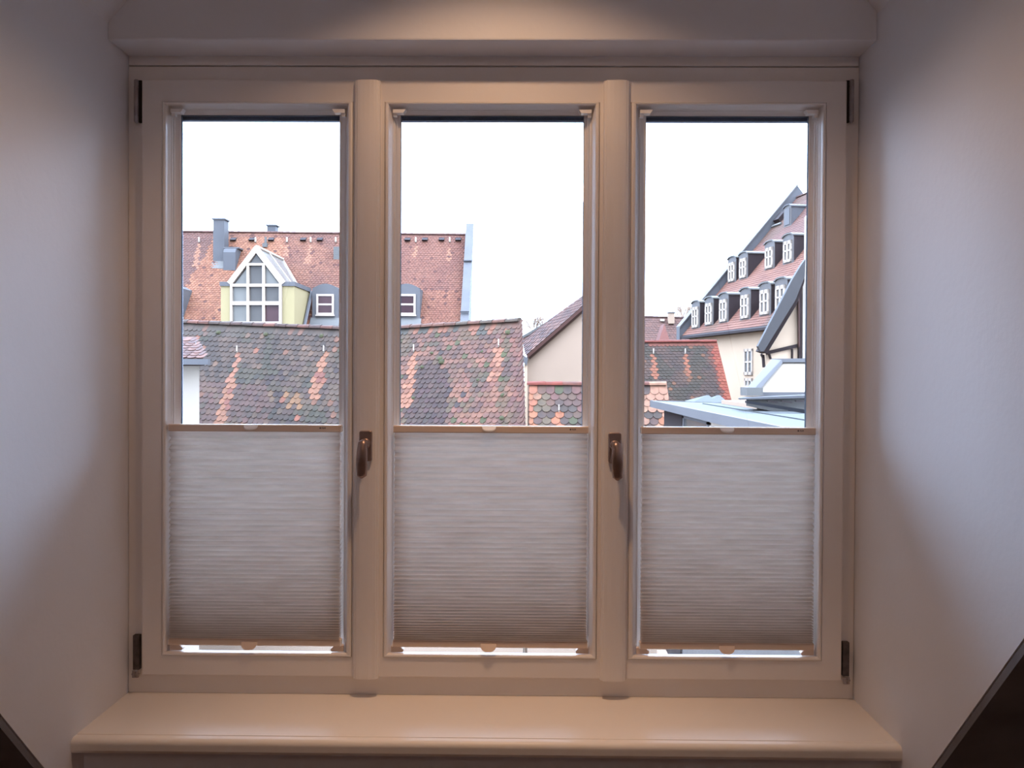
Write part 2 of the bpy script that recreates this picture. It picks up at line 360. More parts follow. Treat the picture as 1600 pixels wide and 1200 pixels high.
# hinges on the outer edges
for wn, sx, pxc in ((1, 1, 213), (3, -1, 1331)):
    W = WIN[wn]
    c1 = at(pxc, 124.5, 1.99); c0 = at(pxc, 192, 1.99)
    b = B(); hxw = c1.x; r_ = .0053
    rg = lambda z, q: [V((hxw + q * math.cos(t), 1.990 + q * math.sin(t), z)) for t in [2 * math.pi * i / 14 for i in range(14)]]
    zt, zbm = c1.z, c0.z; h = zt - zbm
    b.loft([rg(zt, r_ * .7), rg(zt - .002, r_), rg(zt - .014, r_), rg(zt - .0142, r_ * .8), rg(zt - .0150, r_ * .8), rg(zt - .0152, r_), rg(zbm + .018, r_), rg(zbm + .0178, r_ * .8), rg(zbm + .017, r_ * .8), rg(zbm + .0168, r_), rg(zbm + .003, r_), rg(zbm, r_ * .5)], caps=True)
    hg = b.build('hinge', 'hinge', W, smooth=False); hg['label'] = 'grey metal barrel hinge at the top corner'
    B().box((hxw + sx * .004, 1.991, zbm + .002), (hxw + sx * .0118, 1.999, zt - .001)).build('hinge_gap', 'gap', hg)  # dark box painted in for the shaded gap beside the barrel
    pc = 213.5 if wn == 1 else 1321.5
    a = at(pc, 992 if wn == 1 else 1003, 1.99); d = at(pc, 1046 if wn == 1 else 1056, 1.99)
    lp = B().box((a.x - .0075, 1.986, d.z), (a.x + .0075, 1.9995, a.z)).build('hinge', 'hinge_dark', W, bevel=.0012); lp['label'] = 'dark metal hinge plate at the bottom corner'
    kn = B()
    for k, (dx, rr_) in enumerate(((-.0035, .0042), (.0038, .0036))):
        kn.tube((a.x + dx, 1.984, d.z - .0165), (a.x + dx, 1.984, d.z - .001), rr_, 12)
        kn.tube((a.x + dx, 1.984, d.z - .010), (a.x + dx, 1.984, d.z - .007), rr_ + .0014, 12)
    kn.build('hinge_pin', 'hinge', lp)

# ================================================================ BLINDS
BL = [(1, 263, 532, 664.6, 998.5, 'left', 391, 389), (2, 615, 919.3, 664.2, 1001, 'middle', 764, 763), (3, 1003, 1274.5, 667.5, 1007, 'right', 1137, 1136)]
zr1 = sum(at((b[1] + b[2]) / 2, (b[3] + (0.9 if b[0] == 1 else 0)), 1.986).z for b in BL) / 3
zr0 = sum(at((b[1] + b[2]) / 2, b[4], 1.986).z for b in BL) / 3
for (n, pa, pb, yt, yb, side, tabpx, tabpx2) in BL:
    s = SASH[n - 1]
    xa, xb = xx(pa, 668, 1.986), xx(pb, 668, 1.986)
    e = empty('pleated_blind', ((xa + xb) / 2, 1.996, zr0 - .02), cat='blind', group='pleated blinds drawn up over the lower window panes',
              label={1: 'beige honeycomb pleated blind over the lower half of the leftmost window pane', 2: 'beige honeycomb pleated blind over the middle window pane, between the two handles', 3: 'beige honeycomb pleated blind over the lower half of the rightmost window pane'}[n])
    def rail(zu, zl, nm):
        return B().prism([V((xa, y, z)) for y, z in ((1.988, zu), (1.9862, zu - .0022), (1.986, zl + .002), (1.9875, zl), (2.006, zl), (2.006, zu))], V((xb - xa, 0, 0))).build(nm, 'rail', e)
    tr = rail(zr1, zr1 - .0166, 'top_rail')
    zu = zr0; br = rail(zu, zu - .0155, 'bottom_rail')
    # end caps
    for r_, za in ((tr, zr1), (br, zu)):
        for xe, sg in ((xa, -1), (xb, 1)):
            B().box((xe, 1.9870, za - .015), (xe + sg * .0022, 2.004, za - .001)).build('end_cap', 'tab', r_, bevel=.0005)
    # pull tabs
    tx = xx(tabpx, 668, 1.98)
    lip = B(); A = []; 
    for yy, zz in ((1.9865, zr1 - .0005), (1.9865, zr1 - .0035)):
        A.append(zz)
    outl = [(-.0165, 0)] + [(-.0165 * math.cos(a), .0145 * math.sin(a) ** .7) for a in [math.pi * k / 12 for k in range(1, 12)]] + [(.0165, 0)]
    lip.prism([V((tx + u, 1.9875 - v * .9, zr1 - .0002 - v * .62)) for u, v in outl], V((0, -.0005, -.0030)))
    lip.build('pull_tab', 'tab', tr)
    tx = xx(tabpx2, 1005, 1.98)
    lip = B()
    lip.prism([V((tx + u * 1.12, 1.9858 - v * .75, zu - .0055 - v * 1.12)) for u, v in outl], V((0, -.0028, 0)))
    lip.build('pull_tab', 'rail', br)
    # little printed maker's mark, too small to read
    lx = xx({1: 504, 2: 895, 3: 1251}[n], 668, 1.986); lz = zr1 - .0070
    k = B(); yq = 1.98585
    k.prism([V((lx - .0075, yq, lz)), V((lx - .0055, yq, lz + .0022)), V((lx - .0035, yq, lz)), V((lx - .0055, yq, lz - .0022))], V((0, .0004, 0)))
    for g in range(3):
        x_ = lx - .0022 + g * .0034
        k.box((x_, yq, lz - .0016), (x_ + .0007, yq + .0004, lz + .0016)); k.box((x_ + .0018, yq, lz - .0016), (x_ + .0025, yq + .0004, lz + .0016))
        k.box((x_, yq, lz + (.0010 if g != 1 else -.0016)), (x_ + .0025, yq + .0004, lz + (.0016 if g != 1 else -.0010)))
    k.build('printed_mark', 'print', tr)
    # honeycomb fabric: two mirrored zigzag sheets
    top, bot = zr1 - .0166, zu
    ws = [1.0] ; P = 46
    hs = [(.0158 - (.0158 - .0046) * min(1, (i / (P - 1)) ** 1.1 * 1.04)) for i in range(P)]
    sc = (top - bot) / sum(hs); z = top; f = B(); rows = []; 
    xfa, xfb = xa + .0012, xb - .0012
    NS = 3
    jit = random.Random(n)
    for i in range(P):
        h = hs[i] * sc; amp = .0086 + .0042 * (i / P) ** 2 + jit.uniform(-.0005, .0005)
        # cell: deep fold (back) at z, nose (front) at z - h*0.5
        for u, q in ((0, 0.0), (.18, .52), (.36, .88), (.5, 1.0), (.64, .88), (.82, .52)):
            rows.append((z - u * h, q * amp, q))
        z -= h
    rows.append((bot, 0, 0))
    yc = 1.9975
    for sg in (-1, 1):
        ring2 = []
        for zz, q, qq in rows:
            ins = .0026 * (1 - qq) * 0.6
            ring2.append([V((xfa + ins + (xfb - xfa - 2 * ins) * j / NS, yc + sg * q + (-.0018 if sg < 0 else .0018), zz)) for j in range(NS + 1)])
        f.loft(ring2, closed=False)
    f.build('fabric', 'fabric', e, fixn=False)
    # tensioned side cords above the rail and end brackets
    for xc_ in (xa + .0035, xb - .0035):
        B().tube((xc_, 2.008, s['zg0'] + .002), (xc_, 2.008, s['zg1'] - .001), .00045, 6).build('guide_cord', 'cord', e)
    for xe, sg in ((s['b0'] + .016 * (s['g0'] - s['b0']) / .0335 + .002, 1), (s['b1'] - .016 * (s['b1'] - s['g1']) / .0335 - .002, -1)):
        tb = B()
        zt_ = bz1 - .0165
        tb.prism([V((xe, 1.993, zt_ + .003)), V((xe + sg * .030, 1.993, zt_ + .003)), V((xe + sg * .024, 1.993, zt_ - .0055)), V((xe, 1.993, zt_ - .0055))], V((0, .018, 0)))
        tb.prism([V((xe, 1.999, zt_ - .005)), V((xe + sg * .0095, 1.999, zt_ - .005)), V((xe + sg * .0085, 1.999, zt_ - .012)), V((xe, 1.999, zt_ - .012))], V((0, .012, 0)))
        tb.build('cord_bracket', 'tab', e)
        zb_ = zbb + .0135
        tb = B().prism([V((xe, 1.992, zb_ - .004)), V((xe + sg * .028, 1.992, zb_ - .004)), V((xe + sg * .030, 1.992, zb_ + .002)), V((xe + sg * .020, 1.992, zb_ + .010)), V((xe, 1.992, zb_ + .010))], V((0, .014, 0)))
        tb.build('cord_bracket', 'rail', e)

# ================================================================ OUTSIDE
GZ = -10.0
tag(B().box((-150, 2.8, GZ - 1), (150, 400, GZ)).build('ground', 'ground'), kind='structure')

PAL = {}
TILEMESH = {}
def tile_geo(w_, L, c=.030, th=.015, seg=1.0):
    r = w_ * .42
    out = [(-w_ / 2, L), (-w_ / 2, r), (-.36 * w_, r * .40), (-.15 * w_, r * .05), (.15 * w_, r * .05), (.36 * w_, r * .40), (w_ / 2, r), (w_ / 2, L)]
    vs = [V((x, y, c * (1 - y / L) + .002)) for x, y in out] + [V((x, y, c * (1 - y / L) + .002 - th)) for x, y in out[1:7]]
    fs = [tuple(range(8))[::-1]] + [(i, i + 1, 8 + i, 7 + i) for i in range(1, 6)]
    return vs, fs
def put_tint(me, cols):
    a = me.attributes.new('tint', 'FLOAT_COLOR', 'POINT')
    flat = []
    for c in cols: flat += [c[0], c[1], c[2], 1.0]
    a.data.foreach_set('color', flat)
def C3(*c, k=0.116):
    l = lin(c); return (l[0] * k * 1.38, l[1] * k, l[2] * k * .68)
def roof(thing, el, er, rl, rr, tw, ex, colfn, single=0, ridge=True, ridge_col=(150, 95, 85), deckname='roof', back=None, view=None, rng=1, capr=.11, th=.15):
    """tiled slope from the eave (el, er) to the ridge (rl, rr): a deck, tiles lying on it, ridge caps"""
    R = random.Random(rng)
    nrm = (er - el).cross(rl - el).normalized()
    if back is None: back = -nrm * th
    deck = B().hexa([el + back, er + back, rr + back, rl + back, el, er, rr, rl]).build(deckname, 'deck', thing)
    Ls = ((rl - el).length + (rr - er).length) / 2; Lw = ((er - el).length + (rr - rl).length) / 2
    nr = max(2, round(Ls / ex)); nc = max(2, round(Lw / tw))
    items = []
    for j in range(nr - 1 if ridge else nr):
        off = .5 if j % 2 else 0
        for i in range(nc + (1 if off else 0)):
            s_ = (i + .5 - off) / nc; half = 1.0
            t_ = j / nr
            if s_ < .25 / nc: s_ = .25 / nc; half = .5
            if s_ > 1 - .25 / nc: s_ = 1 - .25 / nc; half = .5
            a = el.lerp(er, s_); b_ = rl.lerp(rr, s_)
            P = a.lerp(b_, t_)
            X = (el.lerp(rl, t_) - er.lerp(rr, t_)) * -1
            X.normalize(); Yv = (b_ - a).normalized(); N = X.cross(Yv).normalized(); Yv = N.cross(X)
            ww = Lw / nc * .965 * half
            px, py = proj(P + Yv * ex * .5)
            col = colfn(px, py, R, s_, t_)
            items.append((P, X, Yv, N, ww, px, py, col))
    LL = Ls / nr * 1.95
    inview = lambda it: view and any(a <= it[5] <= b and it[6] < 668 for a, b in view)
    chosen = set()
    if single:
        order = sorted([k for k, it in enumerate(items) if inview(it)], key=lambda k: items[k][0].y)
        chosen = set(order[:single])
    geo, fs = tile_geo(1.0, 1.0); full = Lw / nc * .965
    vs, ff, cc = [], [], []
    for k, (P, X, Yv, N, ww, px, py, col) in enumerate(items):
        jz = R.uniform(-.003, .004); ja = R.uniform(-.02, .02)
        X2 = (X + Yv * ja).normalized(); Y2 = (Yv - X * ja).normalized()
        if k in chosen:
            q = tuple((round(math.sqrt(c) * 90) / 90) ** 2 for c in col)
            key = (round(ww, 3), round(LL, 3), q)
            if key not in TILEMESH:
                g, f2 = tile_geo(ww, LL)
                me = bpy.data.meshes.new('tile'); me.from_pydata([tuple(p) for p in g], [], f2); me.materials.append(M['tile'])
                put_tint(me, [q] * len(g)); TILEMESH[key] = me
            o_ = bpy.data.objects.new('tile', TILEMESH[key]); COL.objects.link(o_); o_.parent = deck
            p = P + N * jz
            m4 = Matrix(((X2.x, Y2.x, N.x, p.x), (X2.y, Y2.y, N.y, p.y), (X2.z, Y2.z, N.z, p.z), (0, 0, 0, 1)))
            o_.matrix_local = m4
        else:
            k0 = len(vs)
            for g in geo:
                z = .030 * (1 - g.y) + (g.z - (.030 * (1 - g.y) + .002)) + .002
                yy = g.y if g.y == 1.0 else g.y * (full / LL)
                z = .030 * (1 - yy) + .002 + (-.015 if g.z < .030 * (1 - g.y) else 0)
                vs.append(tuple(P + X2 * (g.x * ww) + Y2 * (yy * LL) + N * (z + jz))); cc.append(col)
            ff += [tuple(i + k0 for i in f_) for f_ in fs]
    if vs:
        me = bpy.data.meshes.new('roof_tiles'); me.from_pydata(vs, [], ff); me.materials.append(M['tile']); put_tint(me, cc)
        o_ = bpy.data.objects.new('roof_tiles', me); COL.objects.link(o_); o_.parent = deck; o_['kind'] = 'stuff'
    if ridge:
        n = max(1, round((rr - rl).length / .36)); d = (rr - rl).normalized(); up = V((0, 0, 1)); sd = d.cross(up).normalized()
        for i in range(n):
            a = rl.lerp(rr, i / n) - d * .03; b_ = rl.lerp(rr, (i + 1) / n)
            rs = []
            for c_, q in ((a, capr * .92), (b_, capr * 1.06)):
                rs.append([c_ + sd * (q * math.cos(t)) * 1.1 + up * (q * math.sin(t) * .85 - .03 + R.uniform(-.006, .006)) for t in [math.pi * k / 6 for k in range(7)]])
            kk = B(); kk.loft(rs, closed=False); kk.add([p + d * -.0 for p in rs[1]], [tuple(range(7))])
            rc = ridge_col(R, proj(a)[0]) if callable(ridge_col) else ridge_col
            ob = kk.build('ridge_tile', 'tile', deck, fixn=False)
            v_ = R.uniform(.85, 1.15); put_tint(ob.data, [tuple(min(.9, c * v_) for c in C3(*rc))] * len(ob.data.vertices))
    return deck
def nse(x, y, s, z=0): return noise.noise(V((x * s, y * s, z)))
def mixc(a, b, t): t = max(0, min(1, t)); return tuple(a[i] * (1 - t) + b[i] * t for i in range(3))
def streak(px, py, x0, y0, x1, y1, w0, w1):
    if not (y0 < py < y1): return 0
    t = (py - y0) / (y1 - y0); c = x0 + (x1 - x0) * t; w_ = w0 + (w1 - w0) * t
    return 1 if abs(px - c) < w_ else 0
PANES = [(283, 532), (624, 914), (1006, 1264)]

def hook(parent, px, py, P, n, h=.16, m='zinc_pale', w_=.03):
    p = on_plane(px, py, P, n)
    b = B(); b.box((p.x - w_ / 2, p.y - .12, p.z - .02), (p.x + w_ / 2, p.y - .09, p.z + h)); b.box((p.x - w_ / 2, p.y - .12, p.z - .03), (p.x + w_ / 2, p.y + .10, p.z - .0))
    b.build('roof_hook', 'white_frame', parent)

# ---------------------------------------------------------------- A: dark mossy tiled roof filling the middle distance
hA = empty('tiled_house', at(550, 700, 21), label='long low house with sagging grey-brown mossy tile roof across left and middle panes', cat='house')
def drop(P, dy, dz): return P + V((0, -dy, -dz))
r0, r1, r2 = at(215, 500, 25), at(577, 514.5, 23), at(812, 500.5, 20.5)
e0, e1, e2 = drop(r0, 3.0, 3.6), drop(r1, 3.0, 3.6), drop(r2, 2.95, 3.5); e2.x = .075
def colA(px, py, R, s, t):
    c = mixc(C3(88, 78, 74), C3(124, 108, 100), .5 + 1.0 * nse(px, py, .02) + R.uniform(-.6, .6))
    if nse(px, py, .03, 5) > .22: c = mixc(c, C3(86, 92, 74), .55)
    if px < 420 and py > 600: c = mixc(c, C3(132, 104, 106), .5 + R.uniform(-.3, .3))
    if R.random() < .06: c = R.choice([C3(186, 130, 110), C3(160, 120, 104), C3(146, 124, 112)])
    if py < 525: c = mixc(c, C3(118, 112, 112), .6)
    if streak(px, py, 374, 553, 341, 670, 4, 10) or streak(px, py, 507, 553, 488, 628, 4, 9): c = C3(200, 150, 134) if R.random() < .85 else C3(170, 120, 108)
    if abs(px - 458) < 12 and 618 < py < 645 and R.random() < .5: c = C3(176, 140, 110)
    return c
dA = roof(hA, e0, e1, r0, r1, .152, .178, colA, single=300, view=PANES, rng=3, ridge_col=lambda R, x: R.choice([(120, 96, 92), (112, 100, 98), (150, 104, 92)]))
def colB(px, py, R, s, t):
    c = mixc(C3(122, 100, 98), C3(176, 132, 120), .5 + 1.3 * nse(px, py, .03, 2) + R.uniform(-.5, .5))
    if nse(px, py, .045, 9) > .2: c = mixc(c, C3(112, 112, 92), .6)
    if R.random() < .04: c = C3(110, 116, 82)
    if R.random() < .05: c = C3(96, 84, 86)
    if 632 < px < 700 and py > 565 + abs(px - 672) * .5: c = mixc(C3(94, 76, 76), C3(114, 92, 90), R.random())
    if py < 522: c = R.choice([C3(150, 130, 122), C3(112, 116, 118), C3(190, 140, 126)])
    if streak(px, py, 648, 553, 632, 640, 4, 10) or streak(px, py, 780, 545, 773, 600, 5, 10): c = C3(212, 158, 138) if R.random() < .85 else C3(180, 130, 112)
    if px > 800: c = mixc(c, C3(150, 108, 108), .5)
    return c
dB = roof(hA, e1, e2, r1, r2, .160, .150, colB, single=300, view=PANES, rng=4, ridge_col=lambda R, x: R.choice([(150, 110, 96), (122, 112, 104), (140, 104, 92)]))
nA = (e1 - e0).cross(r0 - e0).normalized(); nB = (e2 - e1).cross(r1 - e1).normalized()
for px, py in ((372, 549), (507, 549)): hook(dA, px, py, e1, nA)
for px, py in ((647, 548), (779, 540)): hook(dB, px, py, e2, nB)
# a few moss cushions
for (px, py, r_) in ((692, 567, .10), (661, 575, .06), (796, 521, .09), (676, 553, .06), (690, 562, .08), (755, 551, .05), (647, 623, .05), (787, 619, .06), (342, 521, .08), (416, 524, .08), (503, 526, .07), (786, 655, .07), (748, 595, .05)):
    P_, n_ = (e1, nB) if px > 577 else (e1, nA)
    c = on_plane(px, py, P_, n_) + n_ * .04
    rg = []
    for a in (0, .5, 1.0, 1.4, 1.57): rg.append([c + (V((1, 0, 0)) * math.cos(q) + n_.cross(V((1, 0, 0))) * math.sin(q)) * (r_ * math.cos(a) * random.uniform(.8, 1.15)) + n_ * (r_ * .5 * math.sin(a)) for q in [2 * math.pi * i / 8 for i in range(8)]])
    k = B(); k.loft(rg, caps=True); ob = k.build('moss_cushion', 'tile', dB if px > 577 else dA, fixn=False); put_tint(ob.data, [C3(106, 116, 76)] * len(ob.data.vertices))
bk = B()
for a, b_ in ((e0, e1), (e1, e2)):
    a2, b2 = a + V((0, .35, .15)), b_ + V((0, .35, .15))
    bk.hexa([V((a2.x, a2.y, GZ)), V((b2.x, b2.y, GZ)), V((b2.x, b2.y + 5.4, GZ)), V((a2.x, a2.y + 5.4, GZ)), a2, b2, b2 + V((0, 5.4, 0)), a2 + V((0, 5.4, 0))])
bk.build('wall', 'beige_render', hA)
B().prism([e2 + V((-.1, .45, .1)), V((e2.x - .1, r2.y, r2.z - .4)), V((e2.x - .1, r2.y + 2.5, e2.z + .1))], V((-.2, 0, 0))).build('gable', 'beige_render', hA)
for a, b_, c_, d_ in ((r0, r1, 2.9, 3.5), (r1, r2, 2.9, 3.5)):
    B().hexa([a + V((0, c_, -d_ - .1)), b_ + V((0, c_, -d_ - .1)), b_ + V((0, 0, -.12)), a + V((0, 0, -.12)), a + V((0, c_, -d_)), b_ + V((0, c_, -d_)), b_ + V((0, .02, -.02)), a + V((0, .02, -.02))]).build('rear_roof', 'deck', hA)
B().tube(e0 + V((0, -.08, -.05)), e1 + V((0, -.08, -.05)), .07, 8).tube(e1 + V((0, -.08, -.05)), e2 + V((0, -.08, -.05)), .07, 8).build('gutter', 'zinc', hA)

# ---------------------------------------------------------------- C: low roof to the right of it
hC = empty('tiled_shed', at(930, 660, 16), label='low roof of patchy round-tailed tiles, seen between the middle and right panes', cat='house')
c0, c1 = at(826, 599, 17.6), at(1041, 599.5, 17.4)
f0, f1 = drop(c0, 1.9, 2.1), drop(c1, 1.9, 2.1); 
def colC(px, py, R, s, t):
    c = mixc(C3(104, 94, 94), C3(142, 112, 106), .5 + nse(px, py, .03, 4) + R.uniform(-.4, .4))
    if px < 842 + (640 - py) * .1 or px > 1030: c = mixc(C3(196, 128, 104), C3(214, 160, 130), R.random())
    if 1005 < px < 1060 and R.random() < .55: c = C3(214, 176, 158)
    if 836 < px < 856 and R.random() < .5: c = C3(140, 128, 112)
    if streak(px, py, 873, 646, 872, 690, 6, 9): c = C3(214, 150, 124)
    if R.random() < .05: c = C3(112, 116, 88)
    if R.random() < .06: c = C3(190, 150, 130)
    return c
dC = roof(hC, f0, f1, c0, c1, .175, .155, colC, single=290, view=PANES, rng=5, ridge_col=lambda R, x: (176, 92, 76) if x < 862 else ((150, 100, 90) if x < 990 else (214, 176, 160)), capr=.085)
nC = (f1 - f0).cross(c0 - f0).normalized(); hook(dC, 873, 641, f0, nC, .12, w_=.022)
B().hexa([V((f0.x, f0.y + .3, GZ)), V((f1.x - .1, f1.y + .3, GZ)), V((f1.x - .1, f1.y + 3.4, GZ)), V((f0.x, f0.y + 3.4, GZ)), f0 + V((0, .3, .1)), f1 + V((-.1, .3, .1)), f1 + V((-.1, 3.4, .1)), f0 + V((0, 3.4, .1))]).build('wall', 'beige_render', hC)
B().prism([f1 + V((-.05, .3, .2)), c1 + V((-.05, 0, -.1)), V((f1.x - .05, c1.y + 1.8, f1.z + .2))], V((-.2, 0, 0))).build('gable', 'beige_render', hC)
B().hexa([c0 + V((0, 1.9, -2.2)), c1 + V((0, 1.9, -2.2)), c1 + V((0, 0, -.12)), c0 + V((0, 0, -.12)), c0 + V((0, 1.9, -2.1)), c1 + V((0, 1.9, -2.1)), c1 + V((0, .02, -.02)), c0 + V((0, .02, -.02))]).build('rear_roof', 'deck', hC)

# ---------------------------------------------------------------- beige gabled house at the right of the middle pane
YB = 26.0
hB = empty('gabled_house', at(870, 640, YB), label='pale beige rendered house with a rising tiled verge, at the right of the middle pane', cat='house')
g0, g1 = at(823, 556, YB), at(985, 414, YB)
q0, q1 = at(816.5, 531, YB + 1.6), at(985, 434, YB + 1.6)
bw = [at(822.5, 640, YB + .12), at(822.5, 560, YB + .12), at(985, 420, YB + .12), at(985, 640, YB + .12)]
bw[0].z = bw[3].z = GZ
B().prism(bw, V((0, 5.8, 0))).build('wall', 'beige_render', hB)
def colR(px, py, R, s, t): return mixc(C3(120, 92, 96), C3(176, 136, 130), .5 + R.uniform(-.5, .5) + nse(px, py, .06))
roof(hB, g0 + V((0, -.1, 0)), g1 + V((0, -.1, 0)), q0, at(985, 409, YB + 1.6), .2, .2, colR, ridge=False, rng=8)
B().hexa([g0 + V((0, -.12, -.10)), g1 + V((0, -.12, -.10)), g1 + V((0, .02, -.10)), g0 + V((0, .02, -.10)), g0 + V((0, -.12, .02)), g1 + V((0, -.12, .02)), g1 + V((0, .02, .02)), g0 + V((0, .02, .02))]).build('bargeboard', 'brown_pipe', hB)
z0_, z1_ = at(816, 529, YB + 1.5), at(985, 433, YB + 1.5)
u_ = V((0, 0, .09))
z1_ = at(985, 436, YB + 1.5)
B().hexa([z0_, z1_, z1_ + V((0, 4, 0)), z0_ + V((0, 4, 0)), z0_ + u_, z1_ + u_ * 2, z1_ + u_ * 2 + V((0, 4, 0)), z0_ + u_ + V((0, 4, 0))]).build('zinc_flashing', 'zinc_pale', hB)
gb = at(820, 560, YB - .1)
B().hexa([gb + V((-.10, -.1, -.06)), gb + V((.06, -.1, -.22)), gb + V((.06, .3, -.22)), gb + V((-.10, .3, -.06)), gb + V((-.10, -.1, .14)), gb + V((.10, -.1, .0)), gb + V((.10, .3, .0)), gb + V((-.10, .3, .14))]).build('gutter_end', 'zinc', hB)
B().box(at(819, 600, YB) + V((0, -.1, -2)), at(824, 566, YB) + V((0, .02, 0))).build('corner_strip', 'cream_render', hB)

# ---------------------------------------------------------------- D: mossy roof in the right pane
hD = empty('tiled_house', at(1060, 640, 34), label='house with a dark mossy tile roof edged in bright orange tiles, in the right pane', cat='house')
d0, d1 = at(925, 534.5, 36.2), at(1119.5, 533, 36)
h0, h1 = drop(d0, 3.4, 4.0), drop(d1, 3.4, 4.0); h1.x += .22
def colD(px, py, R, s, t):
    c = mixc(C3(92, 80, 78), C3(122, 100, 92), .5 + nse(px, py, .05, 1) + R.uniform(-.35, .35))
    if nse(px, py, .04, 8) > .0: c = mixc(c, C3(84, 84, 66), .6)
    if R.random() < .05: c = C3(160, 118, 92)
    edge = 1120 + (py - 533) * .27
    if px > edge - 10 - R.uniform(0, 4): c = mixc(C3(190, 92, 72), C3(206, 122, 98), R.random())
    elif px > edge - 18: c = mixc(c, C3(150, 90, 76), .6)
    if py < 540: c = mixc(c, C3(180, 104, 88), .7)
    if streak(px, py, 1021, 556, 1023, 595, 3, 5) or streak(px, py, 1071, 556, 1077, 590, 3, 4): c = C3(204, 140, 116)
    return c
dD = roof(hD, h0, h1, d0, d1, .18, .150, colD, rng=6, ridge_col=(176, 90, 74))
nD = (h1 - h0).cross(d0 - h0).normalized()
for px in (1020.5, 1070): hook(dD, px, 552, h0, nD, .2, w_=.05)
B().hexa([V((h0.x, h0.y + .3, GZ)), V((h1.x - .4, h1.y + .3, GZ)), V((h1.x - .4, h1.y + 6.3, GZ)), V((h0.x, h0.y + 6.3, GZ)), h0 + V((0, .3, .1)), h1 + V((-.4, .3, .1)), h1 + V((-.4, 6.3, .1)), h0 + V((0, 6.3, .1))]).build('wall', 'cream_render', hD)
B().prism([h1 + V((-.35, .3, .1)), d1 + V((-.1, 0, -.12)), V((h1.x - .35, d1.y + 3.2, h1.z + .1))], V((-.2, 0, 0))).build('gable', 'cream_render', hD)
B().hexa([d0 + V((0, 3.4, -4.1)), d1 + V((0, 3.4, -4.1)), d1 + V((0, 0, -.12)), d0 + V((0, 0, -.12)), d0 + V((0, 3.4, -4)), d1 + V((0, 3.4, -4)), d1 + V((0, .02, -.02)), d0 + V((0, .02, -.02))]).build('rear_roof', 'deck', hD)

# ---------------------------------------------------------------- E: farthest roof with small chimney
hE = empty('distant_house', at(1040, 540, 58), label='farthest house with a faded mauve tile roof and one small chimney on its ridge', cat='house')
a0, a1 = at(940, 493, 60), at(1100, 497, 60)
b0_, b1_ = drop(a0, 3.5, 4.2), drop(a1, 3.5, 4.2)
dE = roof(hE, b0_, b1_, a0, a1, .2, .2, lambda px, py, R, s, t: mixc(C3(146, 120, 124), C3(168, 134, 134), R.random()), rng=9, ridge_col=(140, 112, 116))
B().hexa([V((b0_.x, b0_.y + .3, GZ)), V((b1_.x, b1_.y + .3, GZ)), V((b1_.x, b1_.y + 6.3, GZ)), V((b0_.x, b0_.y + 6.3, GZ)), b0_ + V((0, .3, .1)), b1_ + V((0, .3, .1)), b1_ + V((0, 6.3, .1)), b0_ + V((0, 6.3, .1))]).build('wall', 'beige_render', hE)
B().hexa([a0 + V((0, 3.5, -4.3)), a1 + V((0, 3.5, -4.3)), a1 + V((0, 0, -.12)), a0 + V((0, 0, -.12)), a0 + V((0, 3.5, -4.2)), a1 + V((0, 3.5, -4.2)), a1 + V((0, .02, -.02)), a0 + V((0, .02, -.02))]).build('rear_roof', 'deck', hE)
ch = at(1048.5, 499, 59.6)
ck = B().box((ch.x - .21, ch.y - .2, ch.z - .3), (ch.x + .21, ch.y + .2, ch.z + .42)).build('chimney', 'beige_render', hE)
B().box((ch.x - .25, ch.y - .24, ch.z + .42), (ch.x + .25, ch.y + .24, ch.z + .5)).build('chimney_cap', 'zinc_dark', ck)
nE = (b1_ - b0_).cross(a0 - b0_).normalized(); p = on_plane(1034.5, 501, a0, nE)
B().box((p.x - .14, p.y - .2, p.z - .05), (p.x + .14, p.y, p.z + .12)).build('skylight', 'white_frame', hE)
# small gablet standing in front of it
p = at(1038, 531, 55); kk = B()
gq = [at(1029, 534, 55), at(1047, 534, 55), at(1038, 506, 56)]
ob = B().prism(gq, V((0, 1.5, 0))).build('gablet', 'tile', hE); put_tint(ob.data, [C3(178, 120, 116)] * len(ob.data.vertices))

# ---------------------------------------------------------------- F: big red roof behind
hF = empty('tiled_house', at(500, 700, 46), label='large house behind with long red tile roof, zinc chimneys and dormers, left panes', cat='house')
F0, F1 = at(130, 360, 49), at(731, 366.5, 50.0)
k0, k1 = drop(F0, 5.3, 6.78), drop(F1, 5.3, 6.78)
nF = (k1 - k0).cross(F0 - k0).normalized()
def colF(px, py, R, s, t):
    c = mixc(C3(190, 134, 114), C3(226, 170, 146), .5 + 1.0 * nse(px, py, .03, 3) + R.uniform(-.45, .45))
    if px < 330 - (py - 380) * .55 + 8 * nse(px, py, .08): c = mixc(c, C3(132, 106, 116), .75)
    if px > 445 and py < 455: c = mixc(c, C3(150, 112, 114), .30 + .8 * max(0, nse(px, py, .025, 7)) + .1)
    if px > 620: c = mixc(c, C3(176, 124, 122), .4)
    if py < 372: c = mixc(c, C3(168, 128, 126), .5)
    if streak(px, py, 312, 381, 304, 420, 2, 5) or streak(px, py, 449, 383, 446, 402, 2, 4) or streak(px, py, 486, 383, 480, 412, 2, 5) or streak(px, py, 650, 385, 648, 402, 2, 4) or streak(px, py, 703, 385, 700, 410, 2, 4): c = C3(228, 176, 158)
    if R.random() < .03: c = C3(140, 96, 92)
    return c
dF = roof(hF, k0, k1, F0, F1, .180, .150, colF, rng=10, ridge_col=lambda R, x: (150, 112, 112), th=.2)
B().hexa([V((k0.x, k0.y + .5, GZ)), V((k1.x + .2, k1.y + .5, GZ)), V((k1.x + .2, k1.y + 10, GZ)), V((k0.x, k0.y + 10, GZ)), k0 + V((0, .5, .2)), k1 + V((.2, .5, .2)), k1 + V((.2, 10, .2)), k0 + V((0, 10, .2))]).build('wall', 'yellow_render', hF)
